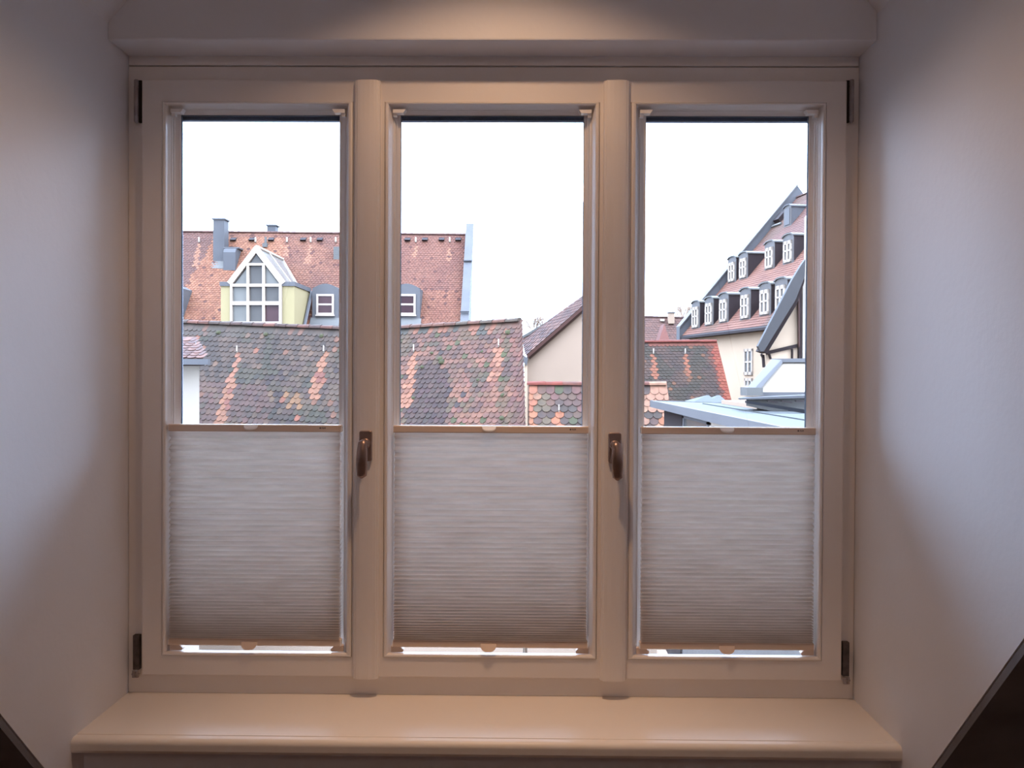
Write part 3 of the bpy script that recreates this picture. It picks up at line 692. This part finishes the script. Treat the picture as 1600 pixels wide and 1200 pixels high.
B().hexa([F0 + V((0, 5.3, -6.9)), F1 + V((-.6, 5.3, -6.9)), F1 + V((0, 0, -.15)), F0 + V((0, 0, -.15)), F0 + V((0, 5.3, -6.78)), F1 + V((-.6, 5.3, -6.78)), F1 + V((0, .02, -.02)), F0 + V((0, .02, -.02))]).build('rear_roof', 'deck', hF)
# zinc clad gable parapet
pr = []; upn = V((0, 0, .62))
xl_, xr_ = F1.x - .08, F1.x + .36
def PP(x, P, d): return V((x - .10 * max(0, d.y), P.y, P.z)) + d
par = B().prism([PP(xl_, k1, V((0, -.3, -1.5))), PP(xl_, k1, V((0, -.3, .35))), PP(xl_, F1, V((0, -.3, .60))), PP(xl_, F1, V((0, .3, .60))), PP(xl_, F1, V((0, 5.3, -6.5))), PP(xl_, F1, V((0, 5.3, -8)))], V((xr_ - xl_, 0, 0))).build('gable_parapet', 'zinc', hF)
for py in (408, 487.5):
    c = on_plane(737, py, F1 + V((0, -.3, .60)), nF)
    B().hexa([V((xl_ - .02, c.y - .06, c.z - .02)), V((xr_ + .02, c.y - .06, c.z - .02)), V((xr_ + .02, c.y + .06, c.z + .0)), V((xl_ - .02, c.y + .06, c.z + .0)), V((xl_ - .02, c.y - .08, c.z + .04)), V((xr_ + .02, c.y - .08, c.z + .04)), V((xr_ + .02, c.y + .08, c.z + .07)), V((xl_ - .02, c.y + .08, c.z + .07))]).build('seam', 'zinc_dark', par)
# chimneys
def chim(pxa, pxb, pytop, pybase, label):
    c = on_plane((pxa + pxb) / 2, pybase, k0, nF); Y = c.y
    a, b_ = at(pxa, pytop, Y), at(pxb, pytop, Y)
    ck = B().box((a.x, Y - .1, c.z - .3), (b_.x - .06, Y + .62, a.z - .06)).build('chimney', 'zinc_dark', hF)
    B().box((a.x - .07, Y - .17, a.z - .07), (b_.x + .02, Y + .69, a.z)).build('chimney_cap', 'zinc', ck)
    B().hexa([V((a.x - .05, Y - .45, c.z - .62)), V((b_.x, Y - .45, c.z - .62)), V((b_.x, Y + .3, c.z + .3)), V((a.x - .05, Y + .3, c.z + .3)), V((a.x - .05, Y - .45, c.z - .52)), V((b_.x, Y - .45, c.z - .52)), V((b_.x, Y + .3, c.z + .42)), V((a.x - .05, Y + .3, c.z + .42))]).build('flashing', 'zinc_pale', ck)
chim(334, 353, 341.5, 406, '')
a, b_ = at(417, 351, 51.5), at(432, 361, 51.5)
ck = B().box((a.x, 51.5, b_.z - 1.6), (b_.x - .05, 52.1, a.z - .05)).build('chimney', 'zinc_dark', hF)
B().box((a.x - .06, 51.43, a.z - .06), (b_.x + .03, 52.17, a.z)).build('chimney_cap', 'zinc', ck)
# zinc roof hatch box beside the tall chimney
c = on_plane(359, 420, k0, nF); a, b_ = at(349, 387, c.y - .1), at(368, 387, c.y - .1)
pf = [V((a.x, c.y - .12, c.z - .1)), V((a.x, c.y - .12, a.z - .25)), V((a.x, c.y - .02, a.z - .08)), V((a.x, c.y + .15, a.z)), V((a.x, c.y + .95, a.z + .02)), V((a.x, c.y + .95, a.z - .5))]
hb = B().prism(pf, V((b_.x - a.x, 0, 0))).build('roof_hatch', 'zinc_dark', hF)
B().box((a.x - .08, c.y + .12, a.z), (b_.x + .1, c.y + 1.0, a.z + .07)).build('hatch_cap', 'zinc', hb)
# arched dormers
def arched(pxa, pxb, pytop, pybot, wx0, wx1, wy0, wy1):
    cxp = (pxa + pxb) / 2; c = on_plane(cxp, pybot, k0, nF); Y = c.y - .12
    a, b_ = at(pxa, pytop, Y), at(pxb, pybot, Y)
    wd = b_.x - a.x; zs = a.z - .26; pts = [V((a.x, Y, b_.z - .12)), V((a.x, Y, zs))]
    for k in range(1, 10):
        t = k / 10; pts.append(V((a.x + wd * t, Y, zs + .26 * math.sin(math.pi * t))))
    pts += [V((b_.x, Y, zs)), V((b_.x, Y, b_.z - .12))]
    dm = B().prism(pts, V((0, 1.75, 0))).build('dormer', 'zinc', hF)
    # projecting arch edge
    e_ = [p + V((0, -.06, .03)) for p in pts[1:-1]]; inn = [p + V((0, -.06, -.06)) for p in pts[1:-1]]
    w0, w1 = at(wx0, wy0, Y), at(wx1, wy1, Y)
    x0, x1, z1, z0 = w0.x, w1.x, w0.z, w1.z; fw = .11
    fb = B().rectring(x0, x1, z0, z1, [(0, Y + .01), (0, Y - .07), (fw, Y - .07), (fw, Y + .01)]).box((x0 + fw, Y - .06, (z0 + z1) / 2 - .05), (x1 - fw, Y - .01, (z0 + z1) / 2 + .05))
    fo = fb.build('window_frame', 'white_frame', dm)
    B().box((x0 - .04, Y - .12, z0 - .07), (x1 + .04, Y - .0, z0)).build('window_ledge', 'white_frame', dm)
    for zl, zh in ((z0 + fw, (z0 + z1) / 2 - .05), ((z0 + z1) / 2 + .05, z1 - fw)):
        B().box((x0 + fw, Y - .03, zl), (x1 - fw, Y - .005, zh)).build('pane', 'pane_plum' if pxa < 600 else 'pane_red', dm)
    B().hexa([V((a.x - .08, Y - .35, b_.z - .45)), V((b_.x + .08, Y - .35, b_.z - .45)), V((b_.x + .08, Y, b_.z - .02)), V((a.x - .08, Y, b_.z - .02)), V((a.x - .08, Y - .35, b_.z - .38)), V((b_.x + .08, Y - .35, b_.z - .38)), V((b_.x + .08, Y, b_.z + .05)), V((a.x - .08, Y, b_.z + .05))]).build('flashing', 'zinc_pale', dm)
arched(244, 285, 443, 497, 254, 277, 460, 491)
arched(488, 529, 443, 498, 494.5, 522, 459.5, 492)
arched(614.5, 656, 443, 499, 622, 649.5, 459.5, 492)
# gabled glass dormer
YD = 42.9
gx = lambda px, py: at(px, py, YD)
dg = B()
body = [gx(345, 520), gx(345, 446), gx(361, 441), gx(401, 386.5), gx(441, 441), gx(460, 446), gx(460, 520)]
# yellow side wings
wl = B()
for a_, b_ in ((345, 362), (440, 460)):
    p0, p1 = gx(a_, 520), gx(b_, 444); wl.box((p0.x, YD, p0.z), (p1.x, YD + 4.0, p1.z))
dm = wl.build('dormer', 'yellow_render', hF)
for a_, b_ in ((344, 362), (440, 461.5)):
    p0, p1 = gx(a_, 447), gx(b_, 440.5); B().box((p0.x, YD - .08, p0.z), (p1.x, YD + 3.2, p1.z)).build('wing_roof', 'zinc', dm)
# gabled roof running back
zc1, zc0 = gx(401, 386.5).z, gx(441, 441).z
xc_, xl2, xr2 = gx(401, 386).x, gx(359, 443).x, gx(443, 443).x
zz0 = gx(359, 443).z
def slope_slab(xa_, za_, xb_, zb_, y0, y1a, y1b, th=.12):
    return B().hexa([V((xa_, y0, za_ - th)), V((xb_, y0, zb_ - th)), V((xb_, y1b, zb_ - th)), V((xa_, y1a, za_ - th)), V((xa_, y0, za_)), V((xb_, y0, zb_)), V((xb_, y1b, zb_)), V((xa_, y1a, za_))])
sr = slope_slab(xc_, zc1, xr2, zz0, YD - .05, 47.7, 46.2).build('glazed_slope', 'pane_pale', dm)
slope_slab(xl2, zz0, xc_, zc1, YD - .05, 46.2, 47.7).build('glazed_slope', 'pane_pale', dm)
def bar(b, p, q, r_): return b.tube(p, q, r_, 4)
bars = B()
for t in (0.03, .5, .97):
    y_ = YD + .05 + t * 3.9
    bars.tube((xc_, y_ if t < .9 else YD + 4.7, zc1 + .03), (xr2, min(y_, 46.1) if t < .9 else 46.2, zz0 + .03), .06, 4)
bars.tube((xc_, YD, zc1 + .03), (xc_, 47.6, zc1 + .03), .09, 6)
bars.build('glazing_bar', 'white_frame', sr)
fmb = B(); D_ = .10
def strip(b, p, q, w_):     # bar in the dormer front plane between picture points
    a_, c_ = gx(*p), gx(*q); d = (c_ - a_).normalized(); n_ = V((-d.z, 0, d.x)) * w_ / 2
    b.prism([a_ - n_, c_ - n_, c_ + n_, a_ + n_], V((0, D_, 0)))
for a_, c_, w_ in (((359, 443.5), (402.5, 387), .26), ((399.5, 387), (443, 443.5), .26), ((362.5, 440), (362.5, 506), .12), ((439, 440), (439, 506), .14), ((361, 446), (441, 446), .14), ((361, 474), (441, 474), .19), ((361, 504.5), (441, 504.5), .12), ((388.5, 412), (388.5, 506), .13), ((413, 412), (413, 506), .13), ((388, 413.5), (414, 413.5), .12), ((389, 447), (413, 447), .10)):
    D_ = .10 + .006 * len(fmb.v) / 8; strip(fmb, a_, c_, w_)
fmb2 = []
for v in fmb.v: fmb2.append((v[0], v[1] - .12 - .005 * (len(fmb2) // 8) if v[1] < YD + .01 else v[1] - .04, v[2]))
fmb.v = fmb2
fo = fmb.build('window_frame', 'white_frame', dm)
for pts, m_ in (([(363, 504), (388, 504), (388, 474), (363, 474)], 'pane_pale'), ([(389, 504), (413, 504), (413, 474), (389, 474)], 'pane_grey'), ([(414, 504), (438, 504), (438, 474), (414, 474)], 'pane_plum'),
                ([(363, 472), (388, 472), (388, 447), (363, 447)], 'pane_pale'), ([(389, 472), (413, 472), (413, 447), (389, 447)], 'pane_grey'), ([(414, 472), (438, 472), (438, 447), (414, 447)], 'pane_grey'),
                ([(366, 445), (388, 445), (388, 416)], 'pane_pale'), ([(389, 445), (413, 445), (413, 415), (389, 415)], 'pane_grey'), ([(414, 445), (437, 445), (414, 415)], 'pane_pale'), ([(391, 412), (411, 412), (401, 397)], 'pane_grey')):
    B().prism([gx(*p) for p in pts], V((0, .05, 0))).build('pane', m_, fo)  # each pane its own
B().prism([p + V((0, .06, 0)) for p in (gx(359, 506), gx(359, 443), gx(401, 389), gx(443, 443), gx(443, 506))], V((0, .2, 0))).build('room_behind', 'pane_grey', dm)
B().box(gx(362, 520), gx(440, 505) + V((0, .2, 0))).build('apron', 'white_frame', dm)
B().tube(gx(460.5, 447) + V((.12, 3.0, .0)), gx(460.5, 512) + V((.10, 1.4, 0)), .09, 6).build('downpipe', 'zinc', dm)
for px in (312, 400, 449, 486, 525, 603, 650, 703): hook(dF, px, 378, k0, nF, .26, w_=.09)
for px in (365, 394, 424, 474, 500, 637, 664, 690, 716):
    p = on_plane(px, 376, k0, nF); B().prism([V((p.x - .16, p.y - .08, p.z - .04)), V((p.x - .16, p.y - .22, p.z + .02)), V((p.x - .16, p.y + .12, p.z + .2))], V((.32, 0, 0))).build('vent_tile', 'slate', dF)
p = on_plane(415, 384, k0, nF); B().box((p.x - .13, p.y - .2, p.z - .1), (p.x + .13, p.y + .1, p.z + .12)).tube((p.x, p.y, p.z), (p.x, p.y, p.z + .5), .07, 8).build('vent_pipe', 'zinc_pale', dF)
p = on_plane(525, 400, k0, nF); B().box((p.x - .1, p.y - .2, p.z - .3), (p.x + .22, p.y + .1, p.z + .5)).build('vent_box', 'zinc_pale', dF)

# ---------------------------------------------------------------- G: big roof with dormers in the right pane
hG = empty('dormered_building', at(1190, 640, 38), label='tall cream building with a steep red roof carrying two rows of small dormers, right pane', cat='building')
Cg = at(1066, 525, 45); eV = V((.18, -.984, 0)).normalized(); uV = V((.984, .18, 0)).normalized()
LG, HG = 6.46, 7.54
TG = 17.5
G00, G10 = Cg, Cg + eV * TG
G01, G11 = Cg + uV * LG + V((0, 0, HG)), Cg + eV * TG + uV * LG + V((0, 0, HG))
nG = eV.cross(uV * LG + V((0, 0, HG))).normalized()
if nG.x > 0: nG = -nG
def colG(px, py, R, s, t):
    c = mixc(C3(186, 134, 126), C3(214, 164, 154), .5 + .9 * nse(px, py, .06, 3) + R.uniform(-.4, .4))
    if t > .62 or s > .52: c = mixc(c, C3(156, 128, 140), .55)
    if nse(s * 8, t * 5, 1.0, 4) > .25: c = mixc(c, C3(150, 132, 118), .5)
    return c
# ends swapped so that the outside faces up
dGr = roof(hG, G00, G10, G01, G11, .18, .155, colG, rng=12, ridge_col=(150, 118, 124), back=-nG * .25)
dGr['label'] = 'red tile slope of the dormered building'
# rear slope, walls, eave
B().hexa([G01 + V((0, 0, -.2)), G11 + V((0, 0, -.2)), G11 + uV * LG + V((0, 0, -HG - .2)), G01 + uV * LG + V((0, 0, -HG - .2)), G01, G11, G11 + uV * LG + V((0, 0, -HG)), G01 + uV * LG + V((0, 0, -HG))]).build('rear_roof', 'deck', hG)
wi = uV * .35
Wa, Wb = G00 + wi + eV * .1, G10 + wi
B().hexa([V((Wa.x, Wa.y, GZ)), V((Wb.x, Wb.y, GZ)), V((Wb.x, Wb.y, GZ)) + uV * 12.2, V((Wa.x, Wa.y, GZ)) + uV * 12.2, Wa + V((0, 0, .2)), Wb + V((0, 0, .2)), Wb + uV * 12.2 + V((0, 0, .2)), Wa + uV * 12.2 + V((0, 0, .2))]).build('wall', 'cream_render', hG)
B().hexa([G00 + V((0, 0, -.16)) - uV * .1, G10 + V((0, 0, -.16)) - uV * .1, G10 + V((0, 0, -.16)) + uV * .4, G00 + V((0, 0, -.16)) + uV * .4, G00 - uV * .1 + V((0, 0, -.05)), G10 - uV * .1 + V((0, 0, -.05)), G10 + uV * .4 + V((0, 0, .3)), G00 + uV * .4 + V((0, 0, .3))]).build('eave_board', 'slate', hG)
# far gable parapet with zinc capping
nv = V((0, 0, 1)); s_ = -eV * .1
A0, A1, A2 = G00 - uV * .15 - nv * .3, G01 + nv * .62, G01 + uV * (LG + .15) - nv * (HG + .3)
B().prism([A0, G00 - uV * .15 + nv * .42, A1, G01 + uV * (LG) - nv * (HG - .4), A2, G01 + uV * 0 - nv * .3], -eV * .45).build('gable_parapet', 'zinc_dark', hG)
cp = G00 - uV * .15 + nv * .42
B().hexa([cp + eV * .06, A1 + eV * .06, A1 - eV * .5, cp - eV * .5, cp + eV * .06 + nv * .09, A1 + eV * .06 + nv * .09, A1 - eV * .5 + nv * .09, cp - eV * .5 + nv * .09]).build('parapet_cap', 'lead', hG)
def gdormer(px, py, hgt=1.05, wid=.80, glazed=True, head=.36):
    c = on_plane(px, py, G00, nG); o_ = c - uV * .0
    hw = wid / 2 + .13; H = hgt + head
    lp = [o_ - eV * hw + nv * -.1, o_ + eV * hw + nv * -.1, o_ + eV * hw + nv * (H - .12), o_ + eV * hw * .5 + nv * (H - .02), o_ + nv * H, o_ - eV * hw * .5 + nv * (H - .02), o_ - eV * hw + nv * (H - .12)]
    dep = (H + .1) / (HG / LG)
    d_ = B().prism(lp, uV * dep).build('dormer', 'slate' if glazed else 'zinc_dark', hG)
    # lead front face and cap
    fp = [p - uV * .03 for p in lp]
    B().prism(fp, uV * .035).build('dormer_front', 'lead', d_)
    cpk = [lp[2] + nv * .0, lp[3], lp[4], lp[5], lp[6]]
    cpp = [p + eV * (.05 if i < 2 else (-.05 if i > 2 else 0)) for i, p in enumerate(cpk)]
    k_ = B(); k_.prism([p - uV * .08 for p in cpp] + [p - uV * .08 + nv * .06 for p in cpp[::-1]], uV * (dep + .05)); k_.build('dormer_roof', 'zinc_pale' if glazed else 'zinc_dark', d_)
    if glazed:
        x0, x1, z0, z1 = -wid / 2, wid / 2, .06, .06 + hgt
        f_ = B()
        def ob(a0, a1, b0, b1, y0=-.09, y1=-.03):
            f_.hexa([o_ + eV * a + uV * y + nv * z for z in (b0, b1) for a, y in ((a0, y0), (a1, y0), (a1, y1), (a0, y1))])
        ob(x0, x1, z0, z0 + .12); ob(x0, x1, z1 - .16, z1); ob(x0, x0 + .12, z0, z1); ob(x1 - .12, x1, z0, z1); ob(-.07, .07, z0, z1); ob(x0, x1, z0 + hgt * .50, z0 + hgt * .50 + .07)
        fr_ = f_.build('window_frame', 'white_frame', d_)
        for sx in (-1, 1):
            for b0, b1 in ((z0 + .12, z0 + hgt * .5), (z0 + hgt * .5 + .07, z1 - .16)):
                a0, a1 = sorted((sx * .07, sx * (wid / 2 - .12)))
                g_ = B(); g_.hexa([o_ + eV * a + uV * y + nv * z for z in (b0, b1) for a, y in ((a0, -.05), (a1, -.05), (a1, -.03), (a0, -.03))]); g_.build('pane', 'pane_grey', d_)
    else:
        g_ = B(); g_.hexa([o_ + eV * a + uV * y + nv * z for z in (.08, .9) for a, y in ((-.26, -.06), (.26, -.06), (.26, -.03), (-.26, -.03))]); g_.build('shutter', 'zinc', d_)
for px, py in ((1087.5, 513.5), (1108.5, 509), (1131.3, 504.5), (1165, 499.5), (1196, 493.5), (1221, 488)): gdormer(px, py)
for px, py in ((1144.2, 441.5), (1162, 436), (1203, 421), (1232, 412)): gdormer(px, py, hgt=.98, wid=.74)
gdormer(1231, 354, hgt=.95, wid=.5, glazed=False, head=.12)
# roof window and roof steps on the slope
p = on_plane(1215, 353, G00, nG)
B().hexa([p + eV * a + (uV * LG + nv * HG).normalized() * b_ + nG * c_ for c_ in (0, .12) for a, b_ in ((-.5, -.06), (.5, -.06), (.5, .06), (-.5, .06))]).build('roof_step', 'zinc_pale', hG)
p = on_plane(1222, 342, G00, nG)
B().hexa([p + eV * a + (uV * LG + nv * HG).normalized() * b_ + nG * c_ for c_ in (0, .25) for a, b_ in ((-.3, -.3), (.3, -.3), (.3, .3), (-.3, .3))]).build('roof_vent', 'slate', hG)
# wall window and door below
nW = -uV
def onwall(px, py): return on_plane(px, py, Wa - uV * .0, nW)
for (xa_, xb_, ya_, yb_, kind) in ((1163.5, 1177, 545, 586, 'w'), (1164.5, 1176.5, 591, 616, 'd')):
    p0, p1 = onwall(xa_, yb_), onwall(xb_, ya_); zlo, zhi = onwall((xa_ + xb_) / 2, yb_).z, onwall((xa_ + xb_) / 2, ya_).z
    aa, bb = (p0 - Wa).dot(eV), (p1 - Wa).dot(eV)
    def wb(a0, a1, z0, z1, y0, y1, b):
        b.hexa([V((Wa.x, Wa.y, 0)) + eV * a - uV * y + nv * z for z in (z0, z1) for a, y in ((a0, y0), (a1, y0), (a1, y1), (a0, y1))]); return b
    f_ = B(); wt = (bb - aa) * .12
    wb(aa, bb, zhi - .12, zhi, -.02, .06, f_); wb(aa, bb, zlo, zlo + .14, -.02, .06, f_); wb(aa, aa + wt, zlo, zhi, -.02, .06, f_); wb(bb - wt, bb, zlo, zhi, -.02, .06, f_); wb((aa + bb) / 2 - wt * .6, (aa + bb) / 2 + wt * .6, zlo, zhi, -.02, .06, f_)
    wb(aa, bb, (zlo + zhi) / 2 - .04, (zlo + zhi) / 2 + .04, -.02, .05, f_)
    f_.build('window_frame' if kind == 'w' else 'door_frame', 'white_frame', hG)
    for a0, a1 in ((aa + wt, (aa + bb) / 2 - wt * .6), ((aa + bb) / 2 + wt * .6, bb - wt)):
        wb(a0, a1, zlo + .14, zhi - .12, .0, .02, B()).build('pane', 'pane_grey' if kind == 'w' else 'pane_pale', hG)

# ---------------------------------------------------------------- H: timber framed gable
YH = 16.0
hH = empty('timber_framed_house', at(1230, 640, YH), label='half-timbered cream gable with a grey bargeboard, at the right edge of the right pane', cat='house')
hx_ = lambda px, py, dy=0: at(px, py, YH + dy)
wp = [hx_(1196, 700), hx_(1196, 548), hx_(1256, 424), hx_(1330, 300), hx_(1330, 700)]
wp[0].z = wp[-1].z = GZ; wp[0].x = wp[1].x
B().prism(wp, V((2.6, 6, 0))).build('wall', 'cream_render', hH)
B().prism([hx_(1253.5, 640, -.05), hx_(1254.5, 428, -.05), hx_(1257.5, 422, -.05), hx_(1258, 340, -.05), hx_(1330, 250, -.05), hx_(1330, 640, -.05)], V((0, .049, 0))).build('white_infill', 'white_render', hH)
bbp = [hx_(1184.5, 541, -.5), hx_(1188.5, 549.5, -.5), hx_(1193.5, 549, -.5), hx_(1243, 469, -.5), hx_(1257.5, 432, -.5), hx_(1258.5, 405, -.5), hx_(1252, 414, -.5), hx_(1238, 437, -.5)]
B().prism(bbp, V((0, .12, 0))).build('bargeboard', 'barge', hH)
B().prism([hx_(1189, 548.5, -.38), hx_(1199, 552, -.38), hx_(1246, 474, -.38), hx_(1257, 440, -.38), hx_(1257, 425, -.38)], V((0, .36, 0))).build('soffit_beam', 'timber', hH)
def tbeam(p, q, w_, name='beam', m='timber', dy=-.06):
    a_, c_ = hx_(p[0], p[1], dy), hx_(q[0], q[1], dy); d = (c_ - a_).normalized(); n_ = V((-d.z, 0, d.x)) * w_ / 2
    B().prism([a_ - n_, c_ - n_, c_ + n_, a_ + n_], V((0, .07, 0))).build(name, m, hH)
tbeam((1250.5, 438), (1250.5, 640), .058, m='timber', dy=-.09)
tbeam((1248.3, 446), (1249, 542), .022, 'downpipe', 'brown_pipe', -.13)
tbeam((1198, 551.5), (1249, 539.5), .062)
tbeam((1202.5, 553), (1205, 561), .026); tbeam((1238.5, 545), (1237.8, 640), .026)
tbeam((1193, 554), (1194.5, 574), .04); tbeam((1190, 553), (1194, 560), .03)

# ---------------------------------------------------------------- zinc roofs close by
zR = -.40
tR = empty('flat_zinc_roof', (2.6, 9, zR - .1), label='pale blue zinc flat roof with a deep metal fascia, nearest thing outside the right pane', cat='roof')
cA, cB, cC_ = V((2.03, 13.2, zR)), V((3.22, 12.05, zR)), V((3.12, 9.0, zR))
poly = [V((2.03, 5.0, zR)), V((4.4, 5.0, zR)), V((4.4, 8.0, zR)), cC_, cB, cA]
B().prism([p - V((0, 0, .012)) for p in poly], V((0, 0, -.06))).build('deck', 'zinc_dark', tR)
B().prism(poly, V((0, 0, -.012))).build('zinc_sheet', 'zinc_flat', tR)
for k in range(1, 5):
    f0_ = 2.03 + k * .5
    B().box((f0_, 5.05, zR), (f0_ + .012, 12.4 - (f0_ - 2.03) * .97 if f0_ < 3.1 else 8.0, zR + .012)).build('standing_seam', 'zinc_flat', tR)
B().box((2.0, 5.0, zR - .095), (2.03, 13.22, zR + .008)).build('fascia', 'zinc', tR)
B().prism([V((2.0, 13.2, zR + .008)), V((3.24, 12.02, zR + .008)), V((3.26, 12.06, zR + .008)), V((2.0, 13.25, zR + .008))], V((0, 0, -.1))).build('rear_fascia', 'zinc_dark', tR)
sw = B(); sw.box((2.16, 5.0, -4), (2.26, 12.6, zR - .075)); sw.build('wall', 'lead', tR)
B().box((2.13, 11.3, -4), (2.28, 12.7, zR - .075)).build('dark_post', 'timber', tR)
for ya, yb in ((9.7, 11.2), (8.3, 9.6), (6.9, 8.2)):
    fo = B().box((2.12, ya, -2.2), (2.16, ya + .07, zR - .13)).box((2.12, yb - .07, -2.2), (2.16, yb, zR - .13)).box((2.12, ya, zR - .16), (2.16, yb, zR - .10)).build('window_frame', 'white_frame' if ya < 9 else 'zinc', tR)
    B().box((2.14, ya + .07, -2.2), (2.155, yb - .07, zR - .16)).build('pane', 'pane_grey', fo)
B().box((2.0, 5.0, GZ), (4.4, 12.4, -4.0)).build('base', 'beige_render', tR)

kR = empty('skylight_hood', at(1215, 640, 10), label='boxy pale zinc skylight hood with a sloping white face, beyond the flat zinc roof', cat='skylight')
YK = 10.0; kx = lambda px, py, dy=0: at(px, py, YK + dy)
B().prism([kx(1183, 613), kx(1330, 613), kx(1330, 566, .5), kx(1221, 566, .5)], V((.07, .25, -.02))).build('sloping_face', 'white_render', kR)
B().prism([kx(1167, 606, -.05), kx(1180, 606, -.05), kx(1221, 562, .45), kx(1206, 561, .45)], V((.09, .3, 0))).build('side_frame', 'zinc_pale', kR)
B().prism([kx(1180, 618, -.08), kx(1184, 613, -.08), kx(1223, 567, .42), kx(1221, 562, .42), kx(1180, 606, -.08)], V((.03, .10, 0))).build('side_edge', 'zinc', kR)
B().box(kx(1167, 618.5, -.1), kx(1180, 605.5, -.1) + V((.09, .3, 0))).build('corner_box', 'zinc_pale', kR)
B().prism([kx(1204, 560.5, .45), kx(1330, 559, .45), kx(1330, 566, .45), kx(1220, 566, .45)], V((.09, .3, 0))).build('top_frame', 'zinc', kR)
B().prism([kx(1178, 618.5), kx(1330, 618), kx(1330, 612.5), kx(1184, 612.5)], V((.09, .3, 0))).build('bottom_frame', 'zinc', kR)
B().prism([kx(1153, 622, -.4), kx(1155, 624.5, -.4), kx(1330, 620, -.4), kx(1330, 614.5, -.4)], V((.14, .5, 0))).build('base_plate', 'zinc_dark', kR)
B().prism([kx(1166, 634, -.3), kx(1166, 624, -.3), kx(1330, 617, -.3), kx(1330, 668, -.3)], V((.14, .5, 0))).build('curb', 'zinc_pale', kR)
B().prism([kx(1167, 626, -.75), kx(1330, 651, -.95), kx(1330, 658, -.95), kx(1167, 630, -.75)], V((0, .08, 0))).build('dark_edge_rail', 'black_rail', kR)
for a_, b_ in ((1200, 1216), (1222, 1238), (1244, 1330)):
    B().prism([kx(a_, 625.8, -.42), kx(b_, 628, -.42), kx(b_, 630, -.42), kx(a_, 627.5, -.42)], V((0, .05, 0))).build('louvre_slot', 'slate', kR)
B().box(kx(1190, 640) + V((0, .2, -9)), kx(1330, 634) + V((0, 2, 0))).build('base', 'beige_render', kR)

lR = empty('zinc_lantern', at(1110, 640, 15), label='low zinc pyramid cap peeping over the far edge of the flat roof', cat='roof')
lx_ = lambda px, py, dy=0: at(px, py, 14.3 + dy)
z_ = lx_(1110, 628.5).z
for (pa, pp, pb) in ((1082, 1104, 1120), (1108, 1121, 1137)):
    a_, t_, b_ = lx_(pa, 628.5), lx_(pp, 617.5, .35), lx_(pb, 628.5)
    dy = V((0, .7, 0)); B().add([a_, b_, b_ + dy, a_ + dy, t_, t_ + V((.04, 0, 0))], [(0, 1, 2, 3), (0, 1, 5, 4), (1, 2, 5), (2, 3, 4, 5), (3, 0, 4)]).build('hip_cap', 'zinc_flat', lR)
aa = lx_(1082, 628.5); bb = lx_(1137, 628.5)
B().box((aa.x + .02, 14.3, GZ), (bb.x - .02, 15.0, aa.z)).build('base', 'lead', lR)

# ---------------------------------------------------------------- white walled house at the far left
hI = empty('white_house', at(290, 700, 18), label='white house wall with small tiled eave, far left of the left pane', cat='house')
YI = 18.0; ix = lambda px, py, dy=0: at(px, py, YI + dy)
w0, w1 = ix(150, 568, .35), ix(311.5, 568, .35)
sk = V((-.75, 1.85, 0))
q4 = [V((w0.x, YI + .35, 0)), V((w1.x, YI + .35, 0)), V((w1.x, YI + .35, 0)) + sk, V((w0.x, YI + .35, 0)) + sk]
B().hexa([p + V((0, 0, GZ)) for p in q4] + [p + V((0, 0, w0.z)) for p in q4]).build('wall', 'white_render', hI)
def colI(px, py, R, s, t): return mixc(C3(128, 100, 104), C3(172, 130, 122), R.random())
i0, i1, j0, j1 = ix(150, 561), ix(318, 561), ix(150, 529, 1.1), ix(300, 531, 1.1)
dI = roof(hI, i0, i1, j0, j1, .18, .16, colI, ridge=False, rng=14)
B().box(ix(150, 569, -.12), ix(325, 561, -.12) + V((0, .14, 0))).build('gutter', 'zinc_dark', hI)
B().box(ix(150, 571, .1), ix(314, 566, .1) + V((0, .25, 0))).build('eave_board', 'lead', hI)
B().tube(ix(150, 510, 1.1), ix(316, 536, 1.0), .012, 5).tube(ix(304, 560, .1), ix(306, 535, .9), .010, 5).tube(ix(312, 536, 1.0), ix(318, 548, .5), .010, 5).build('lightning_rod', 'zinc_pale', hI)

# ---------------------------------------------------------------- far bare tree above the roofs
def bare_tree(px, py, Y, h, label):
    e = empty('bare_tree', at(px, py, Y), label=label, cat='tree')
    b = B(); R = random.Random(int(px)); base = at(px, py, Y); base.z = GZ; top = at(px, py, Y)
    b.tube(base, top, .28, 7, .16)
    def br(p, d, L, r_, n):
        q = p + d * L; b.tube(p, q, r_, 4, r_ * .6)
        if n:
            for _ in range(4):
                d2 = (d + V((R.uniform(-.8, .8), R.uniform(-.8, .8), R.uniform(-.2, .6)))).normalized(); br(p.lerp(q, R.uniform(.6, 1)), d2, L * .66, r_ * .55, n - 1)
    for _ in range(6): br(top, V((R.uniform(-.8, .8), R.uniform(-.8, .8), 1)).normalized(), h * .34, .11, 3)
    b.build('branches', 'bark', e)
bare_tree(838, 524, 95, 3.4, 'distant bare tree just left of the beige gabled house')
bare_tree(1066, 500, 110, 3.0, 'distant bare tree behind the small chimney in the right pane')
